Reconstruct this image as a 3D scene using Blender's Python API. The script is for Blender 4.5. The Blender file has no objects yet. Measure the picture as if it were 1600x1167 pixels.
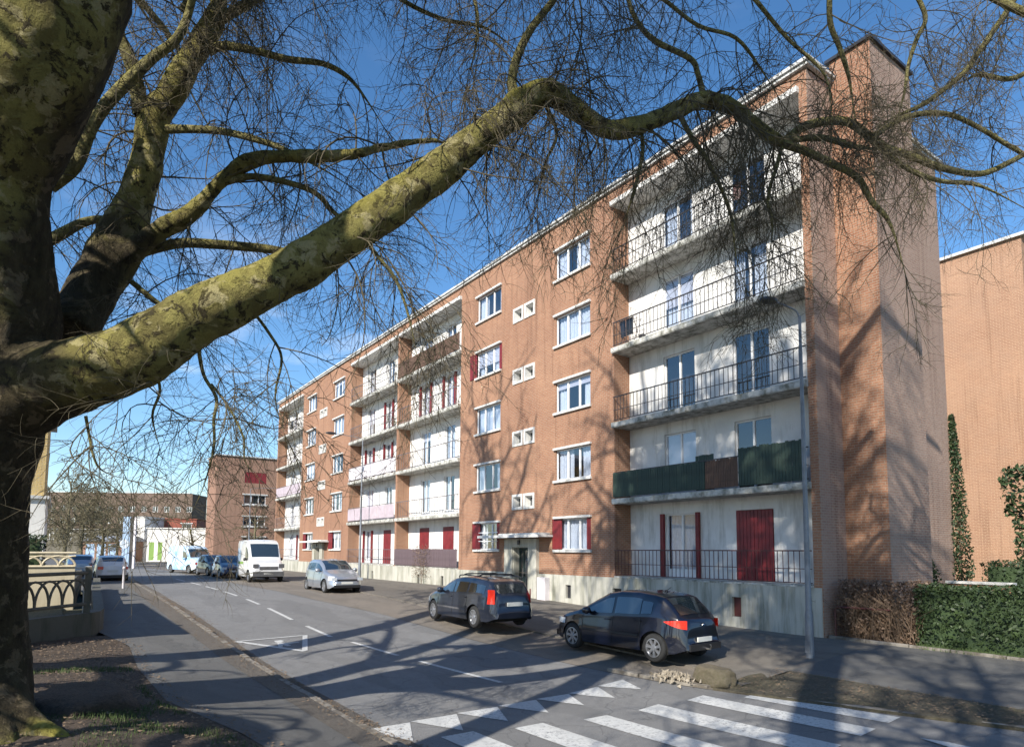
import bpy, bmesh, math, random
import numpy as np
from mathutils import Vector, Matrix, noise

# ------------------------------------------------------------------ camera, sky, sun, exposure
sc = bpy.context.scene
COL = sc.collection
F_PX, TILT, ROLL, YAW, CY = 1010.5, .0831, .0063, .6126, 777.0
EYE = 2.8
ct, st = math.cos(TILT), math.sin(TILT)
cr, sr = math.cos(ROLL), math.sin(ROLL)
RC = np.array([[cr, 0, sr], [0, 1, 0], [-sr, 0, cr]]) @ np.array([[1, 0, 0], [0, ct, st], [0, -st, ct]])
U = np.array([math.sin(YAW), -math.cos(YAW), 0.0])
V = np.array([math.cos(YAW), math.sin(YAW), 0.0])
C0 = np.array([3.7486, 23.4901, 0.0])
B = np.array([U, V, [0, 0, 1]])               # street axes: x along the facade, y into the building
CAM = np.array([-(C0 @ U), -(C0 @ V), EYE])
right, fwd, up = [B @ RC[i] for i in range(3)]
cam = bpy.data.cameras.new('camera')
camo = bpy.data.objects.new('camera', cam)
COL.objects.link(camo)
M = Matrix(((right[0], up[0], -fwd[0], CAM[0]), (right[1], up[1], -fwd[1], CAM[1]),
            (right[2], up[2], -fwd[2], CAM[2]), (0, 0, 0, 1)))
camo.matrix_world = M
cam.sensor_fit = 'HORIZONTAL'; cam.sensor_width = 36
cam.lens = F_PX / 1600 * 36
cam.shift_y = (CY - 583.5) / 1600
cam.clip_start = .05; cam.clip_end = 3000
sc.camera = camo
sc.render.resolution_x, sc.render.resolution_y = 1024, 746

SUN_H = np.array([.41, -.912]); SUN_EL = math.radians(34)
to_sun = Vector((SUN_H[0] * math.cos(SUN_EL), SUN_H[1] * math.cos(SUN_EL), math.sin(SUN_EL))).normalized()
sl = bpy.data.lights.new('sun', 'SUN'); sl.energy = 5.0; sl.angle = math.radians(.53); sl.color = (1, .94, .84)
so = bpy.data.objects.new('sun', sl); COL.objects.link(so)
so.rotation_euler = to_sun.to_track_quat('Z', 'Y').to_euler()
w = bpy.data.worlds.new('World'); sc.world = w; w.use_nodes = True
nt = w.node_tree; nt.nodes.clear()
N, LK = nt.nodes.new, nt.links.new
out = N('ShaderNodeOutputWorld'); bg = N('ShaderNodeBackground'); sky = N('ShaderNodeTexSky')
sky.sky_type = 'NISHITA'; sky.sun_disc = False; sky.sun_elevation = SUN_EL
sky.sun_rotation = math.atan2(to_sun.x, to_sun.y); sky.altitude = 50
sky.air_density = 1.0; sky.dust_density = .35; sky.ozone_density = 2.4
tc = N('ShaderNodeTexCoord'); mp = N('ShaderNodeMapping'); mp.inputs['Scale'].default_value = (1.3, 1.3, 4.5)
nz = N('ShaderNodeTexNoise'); nz.inputs['Scale'].default_value = 2.6; nz.inputs['Detail'].default_value = 9; nz.inputs['Roughness'].default_value = .6
rp = N('ShaderNodeValToRGB'); rp.color_ramp.elements[0].position = .53; rp.color_ramp.elements[1].position = .74
sx = N('ShaderNodeSeparateXYZ'); mr = N('ShaderNodeMapRange')
mr.inputs[1].default_value = .02; mr.inputs[2].default_value = .5; mr.inputs[3].default_value = .75; mr.inputs[4].default_value = .04
mu = N('ShaderNodeMath'); mu.operation = 'MULTIPLY'
hs = N('ShaderNodeHueSaturation'); hs.inputs['Saturation'].default_value = 1.22; hs.inputs['Value'].default_value = 1.0
mx = N('ShaderNodeMix'); mx.data_type = 'RGBA'; mx.inputs[7].default_value = (8.0, 8.3, 8.8, 1)
LK(tc.outputs['Generated'], mp.inputs[0]); LK(mp.outputs[0], nz.inputs[0]); LK(nz.outputs[0], rp.inputs[0])
LK(tc.outputs['Generated'], sx.inputs[0]); LK(sx.outputs[2], mr.inputs[0])
LK(rp.outputs[0], mu.inputs[0]); LK(mr.outputs[0], mu.inputs[1])
LK(sky.outputs[0], hs.inputs['Color']); LK(hs.outputs[0], mx.inputs[6]); LK(mu.outputs[0], mx.inputs[0])
LK(mx.outputs[2], bg.inputs[0]); bg.inputs[1].default_value = .128; LK(bg.outputs[0], out.inputs[0])
sc.view_settings.view_transform = 'Standard'; sc.view_settings.look = 'None'
sc.view_settings.exposure = .65; sc.view_settings.gamma = 1
sc.view_settings.use_curve_mapping = False

rng = random.Random(7)
nr = np.random.RandomState(11)

# ------------------------------------------------------------------ helpers
def ray(x, y):
    d = RC.T @ np.array([(x - 800) / F_PX, 1, (CY - y) / F_PX])
    return B @ d
def P3(x, y, Z):                      # point seen at a pixel of the photo, Z metres in front of the lens
    return CAM + ray(x, y) * Z
def sm(t):
    t = min(1, max(0, t)); return t * t * (3 - 2 * t)
def zr(s): return .95 * sm((11 - s) / 26)
def zf(s): return .55 + .42 * sm((8 - s) / 22)
def zg(s, w):
    a = zr(s); b = a
    if w > -8: b = a + (zf(s) - a) * min(1, (w + 8) / 7)
    if w < -12.6: b = a + (max(.6, a) - a) * min(1, (-12.6 - w) / 3.5)
    return b
def G(x, y, dz=0):                    # ground point under a pixel
    h = 2.; r = ray(x, y)
    for i in range(50):
        p = CAM + r * (-h / r[2]); h = .5 * h + .5 * (EYE - dz - zg(p[0], p[1]))
    return float(p[0]), float(p[1])

class MB:
    def __init__(s): s.v = []; s.f = []; s.m = []; s.uv = None
    def add(s, vs, fs, mi=0):
        o = len(s.v); s.v += [tuple(map(float, p)) for p in vs]
        s.f += [tuple(i + o for i in f) for f in fs]; s.m += [mi] * len(fs); return s
    def box(s, a, b, mi=0):
        x0, y0, z0 = a; x1, y1, z1 = b
        return s.add([(x0, y0, z0), (x1, y0, z0), (x1, y1, z0), (x0, y1, z0), (x0, y0, z1), (x1, y0, z1), (x1, y1, z1), (x0, y1, z1)],
                     [(3, 2, 1, 0), (4, 5, 6, 7), (0, 1, 5, 4), (1, 2, 6, 5), (2, 3, 7, 6), (3, 0, 4, 7)], mi)
    def tube(s, pts, rad, k=6, mi=0, cap=True):
        pts = np.asarray(pts, float); n = len(pts)
        if np.isscalar(rad): rad = [rad] * n
        t = np.gradient(pts, axis=0); t /= np.linalg.norm(t, axis=1)[:, None] + 1e-9
        a = np.cross(t[0], [0, 0, 1.]);
        if np.linalg.norm(a) < .1: a = np.cross(t[0], [1., 0, 0])
        a /= np.linalg.norm(a); ang = np.arange(k) * 2 * math.pi / k
        c, sn = np.cos(ang)[:, None], np.sin(ang)[:, None]; vs = []
        for i in range(n):
            a = a - t[i] * (a @ t[i]); a /= np.linalg.norm(a) + 1e-9; b = np.cross(t[i], a)
            vs.append(pts[i] + (a * c + b * sn) * rad[i])
        vs = np.concatenate(vs).tolist(); fs = []
        for i in range(n - 1):
            for j in range(k):
                j2 = (j + 1) % k; fs.append((i * k + j, i * k + j2, i * k + k + j2, i * k + k + j))
        if cap: fs += [tuple(range(k))[::-1], tuple(range((n - 1) * k, n * k))]
        o = len(s.v); s.v += [tuple(p) for p in vs]; s.f += [tuple(i + o for i in f) for f in fs]; s.m += [mi] * len(fs)
        return s
    def lathe(s, prof, k=20, c=(0, 0, 0), axis='z', mi=0):
        vs = []; n = len(prof)
        for r, h in prof:
            for j in range(k):
                a = 2 * math.pi * j / k; x, y = r * math.cos(a), r * math.sin(a)
                vs.append((c[0] + x, c[1] + y, c[2] + h) if axis == 'z' else (c[0] + x, c[1] + h, c[2] + y))
        fs = [(i * k + j, i * k + (j + 1) % k, (i + 1) * k + (j + 1) % k, (i + 1) * k + j) for i in range(n - 1) for j in range(k)]
        return s.add(vs, fs, mi)
    def grid(s, rows, mi=0, close=False):
        n, m = len(rows), len(rows[0]); vs = [p for r in rows for p in r]
        fs = [(i * m + j, i * m + (j + 1) % m, (i + 1) * m + (j + 1) % m, (i + 1) * m + j) for i in range(n - 1) for j in range(m - (0 if close else 1))]
        return s.add(vs, fs, mi)
    def mesh(s, name, mats, smooth=False, off=(0, 0, 0)):
        me = bpy.data.meshes.new(name)
        ox, oy, oz = off
        me.from_pydata([(x - ox, y - oy, z - oz) for x, y, z in s.v], [], s.f)
        for m in (mats if isinstance(mats, (list, tuple)) else [mats]): me.materials.append(m)
        if any(s.m): me.polygons.foreach_set('material_index', s.m)
        if smooth: me.polygons.foreach_set('use_smooth', [True] * len(s.f))
        me.update(); return me
    def build(s, name, mats, parent=None, smooth=False, fix=True, label=None, stuff=False):
        off = WL.get(parent.name, (0, 0, 0)) if parent else (0, 0, 0)
        me = s.mesh(name, mats, smooth, off)
        if fix:
            bm = bmesh.new(); bm.from_mesh(me); bmesh.ops.recalc_face_normals(bm, faces=bm.faces); bm.to_mesh(me); bm.free()
        o = bpy.data.objects.new(name, me); COL.objects.link(o)
        if parent: o.parent = parent; WL[o.name] = off
        if label: o['label'] = label
        if stuff: o['kind'] = 'stuff'
        return o
WL = {}
def thing(name, label, cat, loc=(0, 0, 0), rz=0, group=None, local=False):
    o = bpy.data.objects.new(name, None); COL.objects.link(o); o.empty_display_size = .2
    o.location = loc; o.rotation_euler = (0, 0, rz); o['label'] = label; o['category'] = cat
    if group: o['group'] = group
    WL[o.name] = (0, 0, 0) if local else tuple(loc)
    return o
def tag(o, label, cat, group=None):
    o['label'] = label; o['category'] = cat
    if group: o['group'] = group
    return o
def struct(o): o['kind'] = 'structure'; return o
def inst(name, me, parent, loc, rot=(0, 0, 0), label=None):
    o = bpy.data.objects.new(name, me); COL.objects.link(o); o.parent = parent
    wl = WL.get(parent.name, (0, 0, 0)); o.location = (loc[0] - wl[0], loc[1] - wl[1], loc[2] - wl[2]); o.rotation_euler = rot
    WL[o.name] = tuple(loc)
    if label: o['label'] = label
    return o
def copy_tree(o, parent=None):
    c = o.copy(); COL.objects.link(c); c.parent = parent
    for ch in list(o.children): copy_tree(ch, c)
    return c

# ------------------------------------------------------------------ materials
def newmat(name):
    m = bpy.data.materials.new(name); m.use_nodes = True
    return m, m.node_tree, m.node_tree.nodes['Principled BSDF']
def nd(t, kind, **kw):
    n = t.nodes.new(kind)
    for k, v in kw.items():
        if k in n.inputs: n.inputs[k].default_value = v
        else: setattr(n, k, v)
    return n
def ramp(t, src, stops):
    r = t.nodes.new('ShaderNodeValToRGB'); e = r.color_ramp.elements
    while len(e) < len(stops): e.new(.5)
    for i, (p, c) in enumerate(stops): e[i].position = p; e[i].color = (*c, 1) if len(c) == 3 else c
    t.links.new(src, r.inputs[0]); return r.outputs[0]
def mixc(t, fac, a, b, mode='MIX'):
    m = t.nodes.new('ShaderNodeMix'); m.data_type = 'RGBA'; m.blend_type = mode
    for i, v in ((0, fac), (6, a), (7, b)):
        if isinstance(v, (int, float)): m.inputs[i].default_value = v
        elif isinstance(v, tuple): m.inputs[i].default_value = (*v, 1)
        else: t.links.new(v, m.inputs[i])
    return m.outputs[2]
def noisef(t, vec, scale, detail=5, rough=.55, lo=.35, hi=.65):
    n = nd(t, 'ShaderNodeTexNoise', Scale=scale, Detail=detail, Roughness=rough)
    if vec is not None: t.links.new(vec, n.inputs['Vector'])
    r = nd(t, 'ShaderNodeMapRange'); r.inputs[1].default_value = lo; r.inputs[2].default_value = hi
    t.links.new(n.outputs[0], r.inputs[0]); return r.outputs[0]
def bump(t, p, h, strength=.3, dist=.02):
    b = nd(t, 'ShaderNodeBump', Strength=strength, Distance=dist); t.links.new(h, b.inputs['Height']); t.links.new(b.outputs[0], p.inputs['Normal'])
def plain(name, c, rough=.6, var=.25, scale=6, metal=0, bmp=.1, c2=None, spec=.5, coat=0):
    m, t, p = newmat(name); tcn = nd(t, 'ShaderNodeTexCoord')
    n = noisef(t, tcn.outputs['Object'], scale, 6, .65)
    dark = c2 or tuple(x * (1 - var) for x in c)
    t.links.new(mixc(t, n, dark, c), p.inputs['Base Color'])
    p.inputs['Roughness'].default_value = rough; p.inputs['Metallic'].default_value = metal
    p.inputs['Specular IOR Level'].default_value = spec; p.inputs['Coat Weight'].default_value = coat; p.inputs['Coat Roughness'].default_value = .05
    if bmp: bump(t, p, n, bmp, .01)
    return m
def brick_mat(name, c1, c2, mortar, bw=.22, bh=.072, big=.5):
    m, t, p = newmat(name); tcn = nd(t, 'ShaderNodeTexCoord')
    s1 = nd(t, 'ShaderNodeSeparateXYZ'); s2 = nd(t, 'ShaderNodeSeparateXYZ')
    t.links.new(tcn.outputs['Object'], s1.inputs[0]); t.links.new(tcn.outputs['Normal'], s2.inputs[0])
    ab = nd(t, 'ShaderNodeMath', operation='ABSOLUTE'); t.links.new(s2.outputs[0], ab.inputs[0])
    gt = nd(t, 'ShaderNodeMath', operation='GREATER_THAN'); gt.inputs[1].default_value = .6; t.links.new(ab.outputs[0], gt.inputs[0])
    mxx = nd(t, 'ShaderNodeMix'); t.links.new(gt.outputs[0], mxx.inputs[0]); t.links.new(s1.outputs[0], mxx.inputs[2]); t.links.new(s1.outputs[1], mxx.inputs[3])
    cb = nd(t, 'ShaderNodeCombineXYZ'); t.links.new(mxx.outputs[0], cb.inputs[0]); t.links.new(s1.outputs[2], cb.inputs[1])
    br = nd(t, 'ShaderNodeTexBrick', Scale=1.0); t.links.new(cb.outputs[0], br.inputs['Vector'])
    br.inputs['Color1'].default_value = (0, 0, 0, 1); br.inputs['Color2'].default_value = (1, 1, 1, 1)
    br.inputs['Mortar'].default_value = (.5, .5, .5, 1)
    br.inputs['Mortar Size'].default_value = .010; br.inputs['Mortar Smooth'].default_value = .3; br.inputs['Bias'].default_value = 0
    br.inputs['Brick Width'].default_value = bw; br.inputs['Row Height'].default_value = bh
    n1 = noisef(t, tcn.outputs['Object'], .35, 6, .6, .3, .7); n2 = noisef(t, tcn.outputs['Object'], 14, 4, .7)
    col = mixc(t, br.outputs['Color'], c1, c2)
    col = mixc(t, .35, col, mixc(t, n2, tuple(x * .7 for x in c1), tuple(min(1, x * 1.25) for x in c2)))
    col = mixc(t, big, col, mixc(t, n1, tuple(x * .82 for x in c1), c2), 'MIX')
    n3 = noisef(t, tcn.outputs['Object'], 1.1, 7, .65, .38, .66); m3 = nd(t, 'ShaderNodeMath', operation='MULTIPLY'); m3.inputs[1].default_value = .45; t.links.new(n3, m3.inputs[0])
    col = mixc(t, m3.outputs[0], col, (c1[0] * .95, c1[1] * 1.15, c1[2] * 1.3))
    mpn = nd(t, 'ShaderNodeMapping'); mpn.inputs['Scale'].default_value = (2.2, 2.2, .12); t.links.new(tcn.outputs['Object'], mpn.inputs[0])
    st_ = noisef(t, mpn.outputs[0], 1.6, 6, .6, .52, .75)
    col = mixc(t, st_, col, tuple(x * .62 for x in c1)) if big else col
    stm = nd(t, 'ShaderNodeMath', operation='MULTIPLY'); stm.inputs[1].default_value = .9; t.links.new(br.outputs['Fac'], stm.inputs[0])
    col = mixc(t, stm.outputs[0], col, mortar)
    t.links.new(col, p.inputs['Base Color']); p.inputs['Roughness'].default_value = .92; p.inputs['Specular IOR Level'].default_value = .2
    h = nd(t, 'ShaderNodeMath', operation='SUBTRACT'); t.links.new(n2, h.inputs[0]); t.links.new(br.outputs['Fac'], h.inputs[1])
    bump(t, p, h.outputs[0], .7, .012)
    return m
def stained(name, c, stain, rough=.85, vs=.5, amt=(.5, .72)):
    """render / concrete with vertical run-off stains"""
    m, t, p = newmat(name); tcn = nd(t, 'ShaderNodeTexCoord')
    mpn = nd(t, 'ShaderNodeMapping'); mpn.inputs['Scale'].default_value = (3, 3, vs); t.links.new(tcn.outputs['Object'], mpn.inputs[0])
    a = noisef(t, mpn.outputs[0], 1.3, 7, .65, *amt); b = noisef(t, tcn.outputs['Object'], 1.2, 8, .6); f = noisef(t, tcn.outputs['Object'], 40, 3)
    col = mixc(t, b, tuple(x * .86 for x in c), c); col = mixc(t, a, col, stain)
    t.links.new(col, p.inputs['Base Color']); p.inputs['Roughness'].default_value = rough; bump(t, p, f, .15, .01)
    return m
def glass_mat(name, tint, trans=.5, rough=.03):
    m, t, p = newmat(name); t.nodes.remove(p); o = t.nodes['Material Output']
    g = nd(t, 'ShaderNodeBsdfGlossy', Roughness=rough); g.inputs[0].default_value = (1, 1, 1, 1)
    tr = nd(t, 'ShaderNodeBsdfTransparent'); tr.inputs[0].default_value = (*tint, 1)
    df = nd(t, 'ShaderNodeBsdfDiffuse'); df.inputs[0].default_value = (.02, .03, .04, 1)
    fr = nd(t, 'ShaderNodeLayerWeight', Blend=.25)
    a = nd(t, 'ShaderNodeMixShader'); a.inputs[0].default_value = trans; t.links.new(df.outputs[0], a.inputs[1]); t.links.new(tr.outputs[0], a.inputs[2])
    mrn = nd(t, 'ShaderNodeMapRange'); mrn.inputs[3].default_value = .07; mrn.inputs[4].default_value = .7; t.links.new(fr.outputs['Facing'], mrn.inputs[0])
    b = nd(t, 'ShaderNodeMixShader'); t.links.new(mrn.outputs[0], b.inputs[0]); t.links.new(a.outputs[0], b.inputs[1]); t.links.new(g.outputs[0], b.inputs[2])
    t.links.new(b.outputs[0], o.inputs[0]); return m

MAT = {}
MAT['brick'] = brick_mat('brick facade', (.26, .108, .062), (.45, .245, .148), (.34, .265, .20))
MAT['brick_grazing_sun'] = brick_mat('brick grazing sun', (.29, .165, .12), (.43, .30, .235), (.36, .30, .25))  # greyed copy: grazing sunlight on the gable faces put into the colour
MAT['brick_far'] = brick_mat('brick far', (.24, .12, .082), (.34, .20, .14), (.40, .27, .20))
MAT['brick_dull'] = brick_mat('brick dull brown', (.13, .085, .065), (.20, .135, .10), (.2, .16, .13)); MAT['brick_rear'] = brick_mat('brick rear', (.31, .165, .105), (.44, .265, .17), (.50, .34, .23))
MAT['brick_yellow'] = brick_mat('brick yellow', (.55, .36, .12), (.68, .48, .19), (.5, .42, .3))
MAT['render'] = stained('white render', (.74, .73, .71), (.45, .44, .41))
MAT['concrete'] = stained('pale concrete', (.49, .475, .41), (.19, .19, .14), vs=.35, amt=(.45, .7))
MAT['slab'] = stained('slab concrete', (.56, .55, .51), (.13, .13, .10), vs=2.5, amt=(.42, .66))
MAT['trim'] = stained('trim concrete', (.66, .65, .62), (.36, .36, .33), vs=1.5)
MAT['coping'] = plain('coping', (.62, .62, .60), .6, .3)
MAT['whitepvc'] = plain('white window frame', (.78, .78, .78), .4, .08)
MAT['red'] = plain('red shutter', (.22, .022, .026), .5, .35, 3)
MAT['darkred'] = plain('rail brown red', (.10, .028, .024), .5, .3)
MAT['rail'] = plain('rail dark', (.045, .04, .042), .5, .3)
MAT['railgrey'] = plain('rail grey', (.16, .14, .15), .5, .3)
MAT['screen_green'] = plain('green screen', (.035, .065, .048), .7, .55, 2.5)
MAT['screen_brown'] = plain('brown reed screen', (.13, .075, .05), .8, .4, 8)
MAT['screen_purple'] = plain('grey brown slats', (.14, .10, .11), .75, .35, 4)
MAT['panel_white'] = plain('white panel', (.66, .62, .64), .55, .15, 2)
MAT['panel_lilac'] = plain('lilac panel', (.50, .42, .46), .55, .2, 2)
MAT['glass'] = glass_mat('window glass', (.86, .92, 1), .9)
MAT['glassdark'] = glass_mat('dark glass', (.4, .5, .5), .25)
MAT['carglass'] = glass_mat('car glass', (.45, .55, .55), .45)
MAT['room'] = plain('dark room', (.035, .035, .04), .9, .5, 2)
MAT['curtain'] = plain('net curtain', (.70, .71, .74), .9, .18, 9)
MAT['doorgreen'] = plain('entrance door green', (.025, .05, .045), .35, .3)
MAT['steel'] = plain('galvanised pole', (.22, .24, .27), .5, .35, 3, metal=.3)
MAT['lampdark'] = plain('lamp head', (.03, .03, .035), .4, .2)
MAT['black'] = plain('black plastic', (.018, .018, .02), .5, .2)
MAT['rubber'] = plain('tyre rubber', (.022, .022, .022), .85, .3, 20)
MAT['alu'] = plain('wheel silver', (.52, .53, .55), .3, .15, metal=.8)
MAT['chrome'] = plain('chrome', (.7, .7, .7), .15, .05, metal=1, bmp=0)
MAT['under'] = plain('car underside', (.012, .012, .012), .9, .2)
MAT['tail'] = plain('tail lamp', (.65, .03, .015), .18, .25, 12, coat=1)
MAT['head'] = plain('head lamp', (.62, .66, .7), .12, .2, 12, coat=1)
MAT['plate'] = plain('number plate', (.62, .62, .58), .5, .1)
MAT['seat'] = plain('car seat cloth', (.07, .07, .08), .9, .2)
def paint(name, c, metal=.2, rough=.28): return plain(name, c, rough, .12, 2, metal=metal, bmp=0, coat=1)
MAT['navy'] = paint('navy paint', (.004, .006, .016)); MAT['slate'] = paint('slate blue paint', (.024, .03, .048), .4)
MAT['silver'] = paint('silver paint', (.42, .45, .50), .6); MAT['vanwhite'] = paint('white paint', (.70, .70, .70), 0, .35)
MAT['carblack'] = paint('black paint', (.012, .013, .018)); MAT['darkblue'] = paint('dark blue paint', (.03, .045, .10), .4)
MAT['iceblue'] = paint('pale blue paint', (.50, .60, .74), .2)
MAT['skyprint'] = plain('sky print', (.70, .74, .78), .4, .1, 1.6, c2=(.28, .50, .75), bmp=0)
MAT['dirt_grey'] = plain('grey bumper', (.10, .10, .105), .6, .3)

def asphalt(name, c, patch, crack=True, sc_=1.0):
    m, t, p = newmat(name); tcn = nd(t, 'ShaderNodeTexCoord'); o = tcn.outputs['Object']
    a = noisef(t, o, .25 * sc_, 7, .6, .35, .7); b = noisef(t, o, 55, 3, .8, .3, .7); c_ = noisef(t, o, 3.2, 8, .7, .35, .7)
    col = mixc(t, a, c, patch); col = mixc(t, b, tuple(x * .62 for x in c), col); 
    cm = nd(t, 'ShaderNodeMath', operation='MULTIPLY'); cm.inputs[1].default_value = .45; t.links.new(c_, cm.inputs[0])
    col = mixc(t, cm.outputs[0], col, tuple(x * 1.35 for x in c))
    mpr = nd(t, 'ShaderNodeMapping'); mpr.inputs['Scale'].default_value = (.16, .55, 1); t.links.new(o, mpr.inputs[0])
    pt = noisef(t, mpr.outputs[0], 1.7, 3, .45, .54, .56); pm = nd(t, 'ShaderNodeMath', operation='MULTIPLY'); pm.inputs[1].default_value = .5; t.links.new(pt, pm.inputs[0]); col = mixc(t, pm.outputs[0], col, tuple(x * .72 for x in c))
    ol = noisef(t, o, .8, 8, .75, .62, .72); om = nd(t, 'ShaderNodeMath', operation='MULTIPLY'); om.inputs[1].default_value = .5; t.links.new(ol, om.inputs[0]); col = mixc(t, om.outputs[0], col, tuple(x * .5 for x in c))
    sp = noisef(t, o, 160, 2, .8, .62, .7); col = mixc(t, sp, col, tuple(min(1, x * 2.6) for x in c))
    if crack:
        wv = nd(t, 'ShaderNodeTexNoise', Scale=1.3, Detail=6); t.links.new(o, wv.inputs['Vector'])
        wadd = nd(t, 'ShaderNodeVectorMath', operation='MULTIPLY_ADD'); t.links.new(wv.outputs['Color'], wadd.inputs[0]); wadd.inputs[1].default_value = (.9, .9, .9); t.links.new(o, wadd.inputs[2])
        vo = nd(t, 'ShaderNodeTexVoronoi', feature='DISTANCE_TO_EDGE', Scale=.45); t.links.new(wadd.outputs[0], vo.inputs['Vector'])
        cf = nd(t, 'ShaderNodeMapRange'); cf.inputs[1].default_value = .002; cf.inputs[2].default_value = .009; cf.inputs[3].default_value = .42; cf.inputs[4].default_value = 0
        t.links.new(vo.outputs['Distance'], cf.inputs[0]); col = mixc(t, cf.outputs[0], col, tuple(x * .3 for x in c))
    t.links.new(col, p.inputs['Base Color']); p.inputs['Roughness'].default_value = .82; p.inputs['Specular IOR Level'].default_value = .35
    bump(t, p, b, .5, .008); return m
MAT['road'] = asphalt('road asphalt', (.175, .173, .17), (.225, .222, .215), crack=True)
MAT['roadfar'] = MAT['road']
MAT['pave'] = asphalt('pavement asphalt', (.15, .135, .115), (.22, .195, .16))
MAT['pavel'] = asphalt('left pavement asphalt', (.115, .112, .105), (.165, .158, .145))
MAT['parking'] = asphalt('parking strip', (.17, .15, .125), (.24, .20, .165), sc_=3)
MAT['kerb'] = stained('kerb stone', (.25, .225, .19), (.10, .085, .065), vs=3, amt=(.42, .6))
def soil(name, c1, c2, c3, s=1.0):
    m, t, p = newmat(name); tcn = nd(t, 'ShaderNodeTexCoord'); o = tcn.outputs['Object']
    a = noisef(t, o, .8 * s, 8, .7, .35, .65); b = noisef(t, o, 22 * s, 6, .85, .35, .65)
    col = mixc(t, a, c1, c2); col = mixc(t, b, col, c3); t.links.new(col, p.inputs['Base Color']); p.inputs['Roughness'].default_value = .95
    bump(t, p, b, .8, .03); return m
MAT['soil'] = soil('soil and leaf litter', (.10, .07, .048), (.17, .12, .085), (.05, .038, .026))
MAT['gutter'] = soil('gutter grit', (.16, .14, .115), (.23, .20, .165), (.10, .085, .07)); MAT['verge'] = soil('trodden verge', (.13, .12, .065), (.20, .17, .125), (.07, .055, .035))
MAT['ground'] = soil('wide ground', (.10, .10, .06), (.15, .14, .09), (.07, .07, .04), .3)
MAT['stone'] = soil('rough stone', (.15, .12, .07), (.10, .10, .05), (.21, .17, .12))
MAT['leaf_litter'] = plain('dry leaf', (.20, .14, .09), .9, .5, 30)
MAT['rubble'] = plain('rubble', (.36, .31, .24), .95, .4, 9); MAT['grass'] = plain('grass blade', (.075, .115, .03), .8, .5, 20)
def paintmat():
    m, t, p = newmat('road paint'); tcn = nd(t, 'ShaderNodeTexCoord'); o = tcn.outputs['Object']
    a = noisef(t, o, 16, 8, .8, .50, .62); b = noisef(t, o, .9, 6, .6, .25, .6); ab = nd(t, 'ShaderNodeMath', operation='MULTIPLY'); t.links.new(a, ab.inputs[0]); t.links.new(b, ab.inputs[1])
    col = mixc(t, b, (.40, .40, .385), (.54, .54, .52)); col = mixc(t, ab.outputs[0], col, (.15, .15, .155))
    t.links.new(col, p.inputs['Base Color']); p.inputs['Roughness'].default_value = .7; return m
MAT['paint'] = paintmat()
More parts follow.
